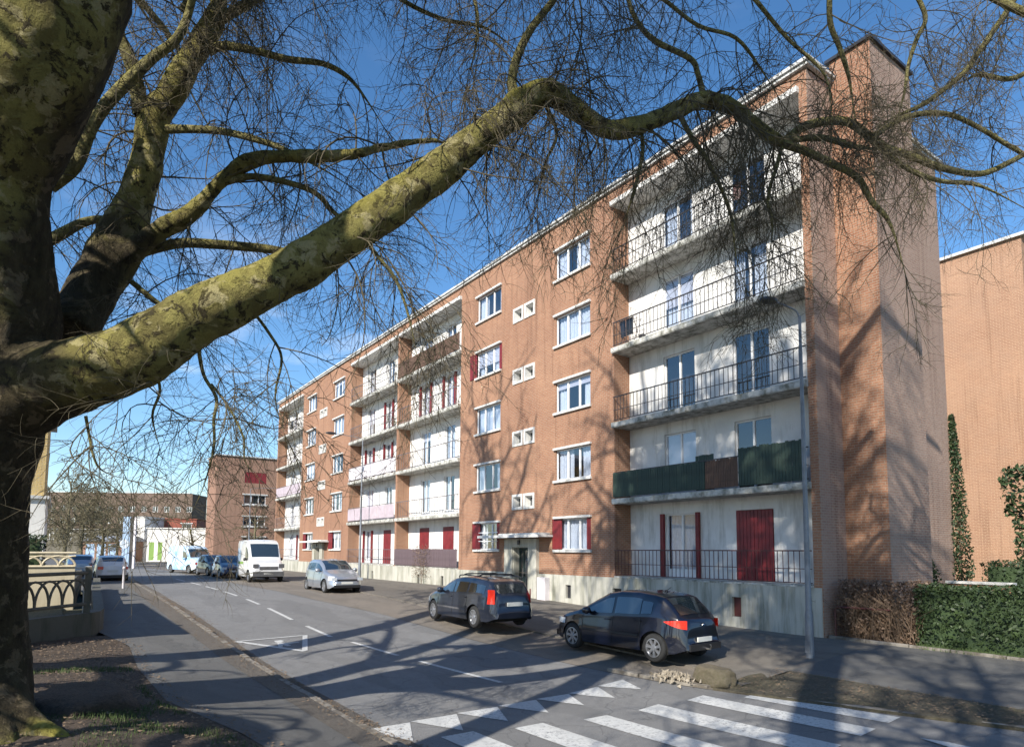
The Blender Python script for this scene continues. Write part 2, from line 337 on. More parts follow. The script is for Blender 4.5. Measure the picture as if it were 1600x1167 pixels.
def bark(name, base, fresh, cream, dark, sc1=3.0, moss=True):
    m, t, p = newmat(name); tcn = nd(t, 'ShaderNodeTexCoord'); o = tcn.outputs['Object']
    wn = nd(t, 'ShaderNodeTexNoise', Scale=3.0, Detail=5); t.links.new(o, wn.inputs['Vector'])
    wa = nd(t, 'ShaderNodeVectorMath', operation='MULTIPLY_ADD'); t.links.new(wn.outputs['Color'], wa.inputs[0]); wa.inputs[1].default_value = (.35, .35, .35); t.links.new(o, wa.inputs[2])
    a = noisef(t, wa.outputs[0], sc1, 6, .65, .46, .56); b = noisef(t, wa.outputs[0], sc1 * 1.3, 6, .62, .55, .60); c = noisef(t, wa.outputs[0], sc1 * 2.2, 8, .72, .54, .585)
    f = noisef(t, o, 35, 6, .8); g = noisef(t, o, .9, 4, .6, .4, .6)
    col = mixc(t, a, base, fresh); col = mixc(t, b, col, cream); col = mixc(t, c, col, dark)
    ff = nd(t, 'ShaderNodeMath', operation='MULTIPLY'); ff.inputs[1].default_value = .35; t.links.new(f, ff.inputs[0])
    col = mixc(t, ff.outputs[0], col, tuple(x * .5 for x in base))
    if moss:
        gm = nd(t, 'ShaderNodeNewGeometry'); sp = nd(t, 'ShaderNodeSeparateXYZ'); t.links.new(gm.outputs['Normal'], sp.inputs[0])
        mrn = nd(t, 'ShaderNodeMapRange'); mrn.inputs[1].default_value = -.1; mrn.inputs[2].default_value = .8; t.links.new(sp.outputs[2], mrn.inputs[0])
        mm = nd(t, 'ShaderNodeMath', operation='MULTIPLY'); t.links.new(mrn.outputs[0], mm.inputs[0]); t.links.new(g, mm.inputs[1])
        m3 = nd(t, 'ShaderNodeMath', operation='MULTIPLY'); t.links.new(mm.outputs[0], m3.inputs[0]); m3.inputs[1].default_value = .8
        col = mixc(t, m3.outputs[0], col, (.29, .26, .045))
    if moss == 'trunk':
        sp2 = nd(t, 'ShaderNodeSeparateXYZ'); t.links.new(o, sp2.inputs[0])
        def ma(op, a_, b_=None, c_=None):
            n_ = nd(t, 'ShaderNodeMath', operation=op)
            for k_, v_ in enumerate((a_, b_, c_)):
                if v_ is None: continue
                if isinstance(v_, (int, float)): n_.inputs[k_].default_value = v_
                else: t.links.new(v_, n_.inputs[k_])
            return n_.outputs[0]
        X_, Y_, Z_ = sp2.outputs; up_ = ma('MAXIMUM', ma('SUBTRACT', Z_, 6.0), 0.0)
        ax = ma('ADD', ma('MULTIPLY_ADD', Z_, .11, .1), ma('MULTIPLY', up_, .45)); dx = ma('SUBTRACT', X_, ax); dy = ma('SUBTRACT', Y_, ma('MULTIPLY', Z_, .1))
        dd_ = ma('SQRT', ma('ADD', ma('MULTIPLY', dx, dx), ma('MULTIPLY', dy, dy))); dj = ma('MULTIPLY_ADD', g, .25, dd_)
        mk = nd(t, 'ShaderNodeMapRange'); mk.inputs[1].default_value = .98; mk.inputs[2].default_value = 1.3; mk.inputs[3].default_value = .93; mk.inputs[4].default_value = 0; t.links.new(dj, mk.inputs[0])
        mp2 = nd(t, 'ShaderNodeMapping'); mp2.inputs['Scale'].default_value = (9, 9, 2.2); t.links.new(o, mp2.inputs[0])
        rough = noisef(t, mp2.outputs[0], 1.0, 7, .7); old = mixc(t, rough, (.022, .017, .012), (.07, .055, .035)); old = mixc(t, b, old, (.13, .10, .065))
        col = mixc(t, mk.outputs[0], col, old)  # old brown trunk bark, darkened further with the shade lying on it
    t.links.new(col, p.inputs['Base Color']); p.inputs['Roughness'].default_value = .9; p.inputs['Specular IOR Level'].default_value = .2
    hh = nd(t, 'ShaderNodeMath', operation='MULTIPLY_ADD'); hh.inputs[1].default_value = .5; t.links.new(f, hh.inputs[0])
    h2 = nd(t, 'ShaderNodeMath', operation='ADD'); t.links.new(a, h2.inputs[0]); t.links.new(c, h2.inputs[1]); t.links.new(h2.outputs[0], hh.inputs[2])
    bump(t, p, hh.outputs[0], .8, .035); return m
MAT['bark'] = bark('plane bark', (.18, .155, .055), (.29, .26, .085), (.40, .35, .18), (.05, .04, .022), 3.4, 'trunk')
MAT['bark_small'] = bark('plane branch bark', (.19, .17, .075), (.31, .28, .11), (.36, .32, .16), (.08, .065, .035), 7)
MAT['twig'] = plain('twig', (.115, .095, .055), .9, .45, 5)
MAT['twig_brown'] = plain('brown twig', (.17, .115, .075), .9, .4, 5)
MAT['twig_far'] = plain('far twig', (.16, .14, .08), .9, .4, 2)
def leafmat(name, c, c2):
    m = plain(name, c, .6, .5, 6, c2=c2, bmp=0); return m
MAT['hedge'] = leafmat('hedge leaf', (.042, .07, .018), (.014, .028, .009)); MAT['ivy'] = leafmat('ivy leaf', (.035, .065, .02), (.015, .03, .01))
MAT['deadleaf'] = leafmat('withered leaf', (.20, .13, .085), (.09, .055, .035)); MAT['holly'] = leafmat('evergreen leaf', (.04, .07, .022), (.018, .035, .012))
MAT['precast'] = stained('precast cream', (.62, .54, .38), (.42, .35, .23)); MAT['precast_dark'] = stained('precast shaded', (.14, .125, .095), (.06, .055, .04))  # precast_dark has the deep shade on the fence put into its colour
MAT['wall_dark'] = stained('mossy low wall', (.10, .095, .075), (.045, .05, .03))
MAT['roofred'] = plain('red roof tile', (.28, .08, .05), .8, .35, 4); MAT['housewhite'] = stained('house white', (.72, .70, .66), (.5, .48, .44))
MAT['greenpaint'] = plain('green paint', (.20, .33, .07), .6, .2); MAT['bluepanel'] = plain('blue panel', (.30, .42, .58), .5, .15)
MAT['zinc'] = plain('zinc roof', (.30, .31, .33), .5, .2)

# ------------------------------------------------------------------ ground, road, pavements
def sheet(name, s0, s1, ns, wlo, whi, nw, dz, mat, skirt=0, zfun=zg, jit=0):
    mb = MB(); rows = []
    for i in range(ns + 1):
        s = s0 + (s1 - s0) * i / ns; a = wlo(s) if callable(wlo) else wlo; b = whi(s) if callable(whi) else whi; row = []
        if skirt: row.append((s, a, zfun(s, a) + dz - skirt))
        for j in range(nw + 1):
            ww = a + (b - a) * j / nw; h = zfun(s, ww) + dz
            if jit and 0 < j < nw: h += jit * noise.noise(Vector((s * .9, ww * .9, 0)))
            row.append((s, ww, h))
        if skirt: row.append((s, b, zfun(s, b) + dz - skirt))
        rows.append(row)
    mb.grid(rows)
    return struct(mb.build(name, mat))
mb = MB()
def uneven(a, b, fine): 
    L = list(np.arange(-30, 20.1, fine)); return [a, a * .6, -90, -60, -45, -38, *[-30 + i for i in ()]] + L + [24, 30, 45, 70, b * .6, b]
rows = [[(s, ww, zg(s, ww) - .07) for ww in ([-900, -400, -150, -80, -50, -35] + list(np.arange(-25, 6.1, 1.0)) + [10, 20, 40, 80, 200, 600, 900])] for s in uneven(-1200, 500, 1.0)]
mb.grid(rows); struct(mb.build('ground', MAT['ground']))
KL = [G(x, y) for x, y in [(600, 1160), (500, 1100), (400, 1040), (330, 990), (250, 935)]]
def kl(s):                       # left kerb line
    xs = [-400, -60, -45, -27, -11.3, -2.3, 2.1, 5.6, 8.1, 12, 40]; ys = [-60, -16.5, -13.6, -12.9, -13.2, -12.97, -12.87, -12.64, -12.5, -12.2, -11]
    return float(np.interp(s, xs, ys))
def krr(s):                      # right edge of the carriageway
    return float(np.interp(s, [-400, -90, -50, -16, -9, -4, 1.5, 6, 8, 10.3, 13.4, 40], [-45, -12, -8.6, -8.4, -8.0, -7.2, -6.95, -6.6, -6.3, -5.75, -4.95, 2]))
def kpe(s):                      # parking strip / pavement edge
    return float(np.interp(s, [-90, -40, -11, -5, 6, 8, 9.2], [-9, -5.6, -5.3, -5.1, -4.9, -5.0, -5.6]))
sheet('road', -400, 40, 500, kl, krr, 34, 0, MAT['road'])
sheet('gutter', -46, 20, 160, lambda s: kl(s) + .005, lambda s: kl(s) + .30, 4, .008, MAT['gutter'])
sheet('pavement_edge', -46, 20, 160, lambda s: kl(s) - .62, lambda s: kl(s) - .155, 3, .096, MAT['gutter'])
sheet('parking_strip', -90, 9.2, 100, lambda s: krr(s), kpe, 3, .006, MAT['parking'])
sheet('pavement', -90, 9.2, 100, kpe, -.02, 5, .05, MAT['pave'], .06)
sheet('pavement', 9.2, 40, 40, lambda s: -3.95 + max(0, (s - 13) * .05), lambda s: .12, 4, .05, MAT['pavel'], .06)
sheet('verge', 8.9, 40, 70, krr, lambda s: -3.95 + max(0, (s - 13) * .05) - .01, 12, .045, MAT['verge'], .05, jit=.07)
def ple(s): return float(np.interp(s, [-60, -14, -3, 0, 3, 6, 8.2, 12, 40], [-16.2, -15.6, -15.6, -15.1, -15.2, -15.1, -14.4, -13.9, -13.5]))
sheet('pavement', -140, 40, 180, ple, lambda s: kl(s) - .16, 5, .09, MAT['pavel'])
sheet('soil', -2, 40, 60, -26, lambda s: ple(s) - .001, 14, .085, MAT['soil'], jit=.05)
sheet('yard', -60, -2, 40, -30, lambda s: -16.3, 6, .03, MAT['ground'])
sheet('cross_street', -130, -42, 30, lambda s: kl(s) - 6, lambda s: kl(s) - .2, 3, .10, MAT['pavel'])

# kerb stones: each its own object
def kerbline(fn, s0, s1, step, side, wd, h, name, mat, tilt=0):
    root = thing(name, *kerb_lab[name], loc=(s0, fn(s0), zg(s0, fn(s0)))); s = s0; i = 0
    while s < s1 - .2 and i < 290:
        e = s + step * (1 + .12 * rng.uniform(-1, 1)); g = .012; mbk = MB(); q = []
        dj = rng.uniform(-.012, .012); hz = rng.uniform(-.012, .01); j1 = rng.uniform(-.012, .012)
        for ss, dd in ((s + g, dj), (e - g, j1)):
            a = fn(ss) + dd; b = a + side * wd; z = zg(ss, a) + h + hz
            q.append([(ss, a, z - .3), (ss, a + side * .012, z - .012), (ss, a + side * .03, z), (ss, b, z), (ss, b, z - .3)])
        mbk.grid(q); mbk.add(q[0] + q[1], [(0, 1, 2, 3, 4), (9, 8, 7, 6, 5)])
        mbk.build('kerb_stone', mat, root); s = e; i += 1
kerb_lab = {'left_kerb': ('worn stone kerb between the left pavement and the road', 'kerb'),
            'hedge_kerb': ('thin pale kerb edging at the foot of the green hedge', 'edging'),
            'strip_kerb': ('low broken kerb fragment in front of the dark hatchback', 'kerb'),
            'verge_kerb': ('sunken stone kerb along the bare verge by the zebra crossing', 'kerb')}
kerbline(kl, -46, 12, .95, -1, .15, .11, 'left_kerb', MAT['kerb'])
kerbline(lambda s: .05 - (s - 7.8) * .03, 7.8, 16, 1.0, 1, .10, .12, 'hedge_kerb', MAT['kerb'])
kerbline(lambda s: krr(s) + .02, 6.4, 8.7, .8, 1, .16, .07, 'strip_kerb', MAT['kerb'])
kerbline(lambda s: krr(s) + .02, 10.2, 17, .95, 1, .14, .05, 'verge_kerb', MAT['kerb'])

# painted markings
def flat(poly, name, lift=.006, mat='paint'):
    mb = MB(); n = len(poly); mb.add([(x, y, zg(x, y) + lift) for x, y in poly], [tuple(range(n))])
    o = mb.build(name, MAT[mat]); 
    for p in o.data.polygons:
        if p.normal.z < 0: o.data.flip_normals(); break
    return o
def strip(s0, s1, w0, w1, name, root, nseg=3, skew=0):
    mb = MB(); rows = []
    for i in range(nseg + 1):
        s = s0 + (s1 - s0) * i / nseg; rows.append([(s, ww + skew * i / nseg, zg(s, ww + skew * i / nseg) + .009) for ww in (w0, (w0 + w1) / 2, w1)])
    mb.grid(rows); return mb.build(name, MAT['paint'], root)
rt = thing('centre_line', 'broken white centre line running down the road', 'road marking', (5.8, -9.2, zg(5.8, -9.2)))
DL = [(5.8, -8.9, 3.15, -9.42), (2.32, -9.6, .25, -9.96), (-.7, -10.2, -2.68, -10.25), (-4.0, -10.3, -6.9, -10.28), (-8.1, -10.3, -9.95, -10.32), (-11.4, -10.36, -13.9, -10.37), (-15.4, -10.35, -18.5, -10.32), (-20, -10.3, -23, -10.3), (-25, -10.3, -28, -10.35)]
for a, b, c, d in DL:
    mbx = MB(); n = 4; rows = []
    for i in range(n + 1):
        s = a + (c - a) * i / n; ww = b + (d - b) * i / n; rows.append([(s, ww - .06, zg(s, ww) + .009), (s, ww + .06, zg(s, ww) + .009)])
    mbx.grid(rows); mbx.build('dash', MAT['paint'], rt)
rt = thing('zebra_crossing', 'wide white zebra crossing stripes in the foreground road', 'road marking', (9, -10, 0))
ST = [(-12.9, -12.3, 8.5), (-11.72, -11.15, 8.35), (-10.52, -9.95, 8.55), (-9.25, -8.72, 8.75), (-8.02, -7.5, 8.8), (-6.95, -6.5, 9.0), (-6.1, -5.72, 9.6)]
for w0, w1, s0 in ST: strip(s0, 12.0, w0, w1, 'stripe', rt, 8, .28)
rt = thing('ramp_teeth', 'row of white triangles marking the raised crossing ramp', 'road marking', (7.5, -10, .05))
ws = [-12.62, -11.77, -10.88, -10.02, -9.13, -8.3, -7.5, -6.75]
for i in range(7):
    a, b = ws[i], ws[i + 1]; s = 7.42 - .045 * i; tipw = a + (b - a) * (.55 + .02 * i)
    mbx = MB(); rows = []
    for k in range(5):
        f = k / 4; ss = s + (.88 - .02 * i) * f; wa = a + .03 + (tipw - a - .03) * f; wb = b - (b - tipw) * f
        rows.append([(ss, wa, zg(ss, wa) + .009), (ss, wb, zg(ss, wb) + .009)])
    mbx.grid(rows[:-1]); mbx.add(rows[3] + [rows[4][0]], [(0, 1, 2)]); mbx.build('triangle', MAT['paint'], rt)
rt = thing('ramp_teeth', 'worn white triangles at the right edge of the frame beyond the stripes', 'road marking', (13.2, -7, .05))
for i in range(5):
    a = -6.2 - i * .95; mbx = MB(); s0 = 13.9
    rows = [[(s0 - 1.3 * f, a - .42 * (1 - f), zg(s0 - 1.3 * f, a) + .009), (s0 - 1.3 * f, a + .42 * (1 - f) + .01, zg(s0 - 1.3 * f, a) + .009)] for f in (0, .33, .66, 1)]
    mbx.grid(rows); mbx.build('triangle', MAT['paint'], rt)
# warning triangle with a small figure painted on the road
rt = thing('warning_triangle', 'white outlined warning triangle with a small symbol painted on the left lane', 'road marking', (-.3, -11.7, .4))
A_, B_, C_ = (-1.0, -12.62), (-1.2, -10.72), (.9, -11.42)
def bar(p, q, wd, name='edge'):
    p, q = np.array(p), np.array(q); d = (q - p) / np.linalg.norm(q - p); nn = np.array([-d[1], d[0]]) * wd / 2; rows = []
    for f in (0, .5, 1):
        m_ = p + (q - p) * f; rows.append([(m_[0] - nn[0], m_[1] - nn[1], zg(*m_) + .009), (m_[0] + nn[0], m_[1] + nn[1], zg(*m_) + .009)])
    MB().grid(rows).build(name, MAT['paint'], rt)
bar(A_, C_, .17); bar((-1.2, -10.76), (.84, -11.4), .13); bar((-1.0, -12.5), (-1.19, -10.85), .13)
mbx = MB()
for pts in ([(-.75, -11.55), (-.6, -11.5), (-.45, -11.62), (-.55, -11.75), (-.72, -11.72)], [(-.55, -11.75), (-.42, -11.6), (.05, -11.5), (.1, -11.62), (-.1, -11.68)], [(-.5, -11.9), (-.3, -11.75), (.15, -11.85), (.18, -11.75), (-.28, -11.62)], [(-.35, -11.2), (-.25, -11.2), (-.15, -11.55), (-.3, -11.6)]):
    mbx.add([(x, y, zg(x, y) + .007) for x, y in pts], [tuple(range(len(pts)))])
mbx.build('symbol', MAT['paint'], rt)

# ------------------------------------------------------------------ apartment block
def fl(k): return 1.92 + 2.8 * k
BLD = thing('apartment_building', 'long five storey orange brick apartment block with recessed white balconies', 'apartment building', (-18, 4, .8))
D = .8
def wall(s0, s1, z0, z1, y, holes, mat, name='wall', depth=.14, parent=None, side=0, label=None):
    mb = MB(); xs = sorted({s0, s1, *[h[0] for h in holes], *[h[1] for h in holes]}); zs = sorted({z0, z1, *[h[2] for h in holes], *[h[3] for h in holes]})
    for i in range(len(xs) - 1):
        for j in range(len(zs) - 1):
            cx, cz = (xs[i] + xs[i + 1]) / 2, (zs[j] + zs[j + 1]) / 2
            if any(h[0] < cx < h[1] and h[2] < cz < h[3] for h in holes): continue
            mb.add([(xs[i], y, zs[j]), (xs[i + 1], y, zs[j]), (xs[i + 1], y, zs[j + 1]), (xs[i], y, zs[j + 1])], [(0, 1, 2, 3)])
    for h in holes:
        a, b, c, d = h[:4]; e = y + depth
        mb.add([(a, y, c), (b, y, c), (b, y, d), (a, y, d), (a, e, c), (b, e, c), (b, e, d), (a, e, d)], [(0, 4, 5, 1), (1, 5, 6, 2), (2, 6, 7, 3), (3, 7, 4, 0)])
    if side:
        for s, dr in ((s0, -1), (s1, 1)): mb.add([(s, y, z0), (s, y + side, z0), (s, y + side, z1), (s, y, z1)], [(0, 1, 2, 3) if dr > 0 else (3, 2, 1, 0)])
    return mb.build(name, mat, parent or BLD, fix=False, label=label)
# shared window meshes, local origin at the lower left outer corner of the opening, y = wall plane
def frame_mesh(wd, ht, n, yo=.07, fr=.05, low=0):
    mb = MB(); y0, y1 = yo, yo + .06
    mb.box((0, y0, 0), (fr, y1, ht)); mb.box((wd - fr, y0, 0), (wd, y1, ht)); mb.box((fr, y0, 0), (wd - fr, y1, fr)); mb.box((fr, y0, ht - fr), (wd - fr, y1, ht))
    for i in range(1, n):
        x = wd * i / n; mb.box((x - fr * .7, y0 - .003, fr), (x + fr * .7, y1 - .003, ht - fr))
    if low: mb.box((fr, y0 + .004, fr), (wd - fr, y1 - .01, low))
    return mb.mesh('window', MAT['whitepvc'])
def pane_mesh(wd, ht, yo):
    return MB().add([(0, yo, 0), (wd, yo, 0), (wd, yo, ht), (0, yo, ht)], [(0, 1, 2, 3)]).mesh('pane', MAT['glass'])
def curtain_mesh(wd, ht, yo, seed, gap=0):
    r = random.Random(seed); mb = MB(); rows = []; n = 40
    for i in range(n + 1):
        x = wd * i / n; rows.append([(x, yo + .025 * math.sin(i * 1.9 + r.random()), 0), (x, yo + .03 * math.sin(i * 1.9 + r.random() * .6), ht)])
    if gap:
        a = int(n * r.uniform(.25, .45)); b = a + int(n * gap); mb.grid(rows[:a + 1]); mb.grid(rows[b:])
    else: mb.grid(rows)
    return mb.mesh('curtain', MAT['curtain'])
FM = {}
def window(s0, s1, z0, z1, n, y=0, seed=0, curt=1, parent=None, sill=True, lintel=True, low=0, yo=.07):
    par = parent or BLD; wd, ht = s1 - s0, z1 - z0; key = (round(wd, 2), round(ht, 2), n, low)
    if key not in FM: FM[key] = (frame_mesh(wd, ht, n, yo, low=low), pane_mesh(wd / n - .09, ht - .1 - low, yo + .03))
    fm, pm = FM[key]
    o = inst('window', fm, par, (s0, y, z0))
    for i in range(n): inst('pane', pm, o, (s0 + wd * i / n + .045, y, z0 + .05 + low))
    if curt: inst('curtain', curtain_mesh(wd - .1, ht - .08, yo + .13, seed, (0, .3, .5)[seed % 3] if curt < 2 else 0), o, (s0 + .05, y, z0 + .04))
    if seed % 4 == 1 and curt:
        hb = ht * (.25 + .12 * (seed % 5)); MB().box((s0 + .05, y + yo + .045, z1 - hb), (s1 - .05, y + yo + .055, z1 - .03)).build('roller_blind', MAT['panel_white'], o)
    if sill: MB().box((s0 - .10, y - .09, z0 - .10), (s1 + .06, y + .07, z0 - .002)).build('sill', MAT['trim'], o)
    if lintel: MB().box((s0 - .08, y - .10, z1 + .002), (s1 + .06, y + .06, z1 + .09)).build('lintel', MAT['trim'], o)
    return o
def leaf_shutter(s0, s1, z0, z1, y, seed=0, thick=.035):
    """panel shutter of vertical boards"""
    mb = MB(); n = max(2, int((s1 - s0) / .11)); b = (s1 - s0) / n
    for i in range(n): mb.box((s0 + i * b + .006, y, z0 + .01), (s0 + (i + 1) * b - .006, y + thick, z1 - .01))
    mb.box((s0 + .003, y + thick * .4, z0 + .015), (s1 - .003, y + thick * .8, z1 - .015))
    return mb.build('shutter', MAT['red'], BLD)
Z0, ZT = 1.885, 16.55
def col(s0, s1, k): return (s0, s1, fl(k) + .96, fl(k) + 2.2)
holesA = [col(-3.42, -1.3, k) for k in range(5)]; holesA[0] = (-3.66, -1.3, *holesA[0][2:])
holesB = [col(-9.6, -7.5, k) for k in range(5)]; holesB[0] = (-9.9, -7.5, *holesB[0][2:]); holesB[3] = (-9.85, -7.4, *holesB[3][2:])
vz = [4.63 + 2.83 * k for k in range(4)]
holesV = [(a, b, z, z + .68) for z in vz for a, b in ((-6.48, -5.7), (-5.62, -4.84))]
ent = [(-6.7, -4.66, Z0, 3.31)]
wall(-11.15, 0, Z0, ZT, 0, holesA + holesB + holesV + ent, MAT['brick'], side=D + .02)
holesA2 = [col(-29.87, -27.7, k) for k in range(5)]; holesA2[0] = (-30.4, -27.7, *holesA2[0][2:])
holesB2 = [col(-36.04, -33.9, k) for k in range(5)]; holesB2[0] = (-36.4, -33.9, *holesB2[0][2:])
holesV2 = [(a, b, z, z + .68) for z in vz for a, b in ((-32.95, -32.17), (-32.09, -31.31))]
ent2 = [(-33.3, -31.3, Z0, 3.31)]
wall(-37.3, -26.3, Z0, ZT, 0, holesA2 + holesB2 + holesV2 + ent2, MAT['brick'], side=D + .02)
wall(7.5, 7.749, .3, ZT, 0, [], MAT['brick'])
MB().add([(7.5, 0, .3), (7.5, D, .3), (7.5, D, ZT), (7.5, 0, ZT)], [(3, 2, 1, 0)]).build('wall', MAT['brick'], BLD, fix=False)
wall(-44.849, -44.56, .3, ZT, 0, [], MAT['brick'])
MB().add([(-44.56, 0, .3), (-44.56, D, .3), (-44.56, D, ZT), (-44.56, 0, ZT)], [(0, 1, 2, 3)]).build('wall', MAT['brick'], BLD, fix=False)
wall(-18.75, -18.5, Z0, ZT, 0, [], MAT['brick'], side=D)
RE = [(0, 7.5), (-18.5, -11.15), (-26.3, -18.75), (-44.56, -37.3)]
for a, b in RE: wall(a, b, fl(5) + .06, ZT, 0, [], MAT['brick'], name='parapet')
# gable and core
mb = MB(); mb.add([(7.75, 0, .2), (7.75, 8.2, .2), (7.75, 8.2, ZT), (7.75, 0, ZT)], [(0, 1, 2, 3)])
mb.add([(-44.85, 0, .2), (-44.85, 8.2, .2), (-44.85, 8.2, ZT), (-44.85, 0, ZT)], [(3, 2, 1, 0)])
mb.add([(7.75, 8.2, .2), (-44.85, 8.2, .2), (-44.85, 8.2, ZT), (7.75, 8.2, ZT)], [(0, 1, 2, 3)]); mb.build('gable_wall', MAT['brick_grazing_sun'], BLD, fix=False)
MB().box((-44.8, 1.35, .3), (7.7, 8.15, 16.4)).build('core', MAT['room'], BLD)
MB().box((-44.85, .02, 16.4), (7.75, 8.19, 16.5)).build('roof', MAT['zinc'], BLD)
mb = MB(); mb.box((-45.05, -.16, ZT), (7.93, .22, ZT + .10)); mb.box((-45.0, -.10, ZT - .10), (7.87, .0 - .002, ZT - .002)); mb.box((7.55, .22, ZT), (7.93, 8.36, ZT + .10)); mb.box((7.753, .0, ZT - .10), (7.87, 8.3, ZT - .002)); mb.box((-45.05, .22, ZT), (-44.7, 8.36, ZT + .1))
mb.build('coping', MAT['coping'], BLD)
# pier with chimney on the gable
PZ = 17.12
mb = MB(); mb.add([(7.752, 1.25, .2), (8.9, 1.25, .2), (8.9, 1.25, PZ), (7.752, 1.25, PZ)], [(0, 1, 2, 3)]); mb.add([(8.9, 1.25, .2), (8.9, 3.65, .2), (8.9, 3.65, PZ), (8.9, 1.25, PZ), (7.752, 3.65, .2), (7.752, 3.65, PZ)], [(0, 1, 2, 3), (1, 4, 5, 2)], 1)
mb.build('chimney_breast', [MAT['brick'], MAT['brick_grazing_sun']], BLD, fix=False)  # one brick pier, greyer colour on the faces the sun grazes
MB().box((7.65, 1.17, PZ), (8.98, 3.73, PZ + .09)).build('chimney_cap', MAT['lampdark'], BLD)
# plinth
bv = [(-.1, .35), (4.95, 5.27), (-2.74, -2.42), (-12.9, -12.6), (-15.6, -15.3), (-22, -21.7)]
pl_holes = [(a, b, .98 if i != 1 else .92, 1.5) for i, (a, b) in enumerate(bv)]
wall(-44.85, -33.5, .2, Z0, -.05, [], MAT['concrete'], 'plinth', side=.05); wall(-31.1, -6.9, .2, Z0, -.05, pl_holes[3:], MAT['concrete'], 'plinth', side=.05)
wall(-4.5, 7.72, .2, Z0, -.05, pl_holes[:3], MAT['concrete'], 'plinth', side=.06)
mb = MB(); mb.box((-44.85, -.05, Z0 - .001), (-33.5, .0, Z0 + .002)); mb.box((-31.1, -.05, Z0 - .001), (-6.9, 0, Z0 + .002)); mb.box((-4.5, -.05, Z0 - .001), (7.72, 0, Z0 + .002)); mb.build('plinth_top', MAT['concrete'], BLD)
for i, h in enumerate(pl_holes):
    MB().box((h[0] + .01, .05, h[2] + .01), (h[1] - .01, .08, h[3] - .01)).build('cellar_vent', MAT['darkred' if i == 1 else 'room'], BLD)
# window columns
def wincol(s0, s1, seed, reds):
    for k in range(5):
        a, b, z0, z1 = s0, s1, fl(k) + .96, fl(k) + 2.2
        window(a, b, z0, z1, 3, 0, seed + k, 1)
wincol(-3.42, -1.3, 3, ()); wincol(-9.6, -7.5, 10, ()); wincol(-29.87, -27.7, 21, ()); wincol(-36.04, -33.9, 31, ())
z0, z1 = fl(0) + .97, fl(0) + 2.19
leaf_shutter(-3.65, -3.05, z0, z1, .01); leaf_shutter(-1.55, -1.31, z0, z1, .01)
leaf_shutter(-9.89, -9.2, z0, z1, .01); leaf_shutter(-7.75, -7.51, z0, z1, .01)
z3 = fl(3) + .97; leaf_shutter(-9.84, -9.62, z3, z3 + 1.22, .0); leaf_shutter(-7.62, -7.41, z3, z3 + 1.22, .0); leaf_shutter(-10.2, -9.86, z3 - .02, z3 + 1.24, -.04)
leaf_shutter(-30.39, -29.5, z0, z1, .01); leaf_shutter(-36.39, -35.7, z0, z1, .01)
mb = MB()                                             # white bars across the ground floor window beside the entrance
for zz in (3.25, 3.45, 3.65): mb.box((-9.2, -.06, zz), (-7.6, -.03, zz + .035))
mb.build('window_grille', MAT['whitepvc'], BLD)
# twin stair lights
def vent_meshes():
    wd, ht = .78, .68; mb = MB(); f = .11
    mb.box((0, -.04, 0), (f, .02, ht)); mb.box((wd - f, -.04, 0), (wd, .02, ht)); mb.box((f, -.04, 0), (wd - f, .02, f)); mb.box((f, -.04, ht - f), (wd - f, .02, ht))
    o = [(f, 0, f), (wd - f, 0, f), (wd - f, 0, ht - f), (f, 0, ht - f)]; i_ = .05
    inn = [(f + i_, .24, f + i_), (wd - f - i_, .24, f + i_), (wd - f - i_, .24, ht - f - i_), (f + i_, .24, ht - f - i_)]
    mb.add(o + inn, [(0, 1, 5, 4), (1, 2, 6, 5), (2, 3, 7, 6), (3, 0, 4, 7)])
    a = mb.mesh('stair_light', MAT['trim']); b = MB().add(inn, [(0, 1, 2, 3)]).mesh('pane', MAT['glassdark']); return a, b
va, vb = vent_meshes()
for z in vz:
    for s in (-6.48, -5.62, -32.95, -32.09):
        o = inst('stair_light', va, BLD, (s, 0, z)); inst('pane', vb, o, (s, 0, z))
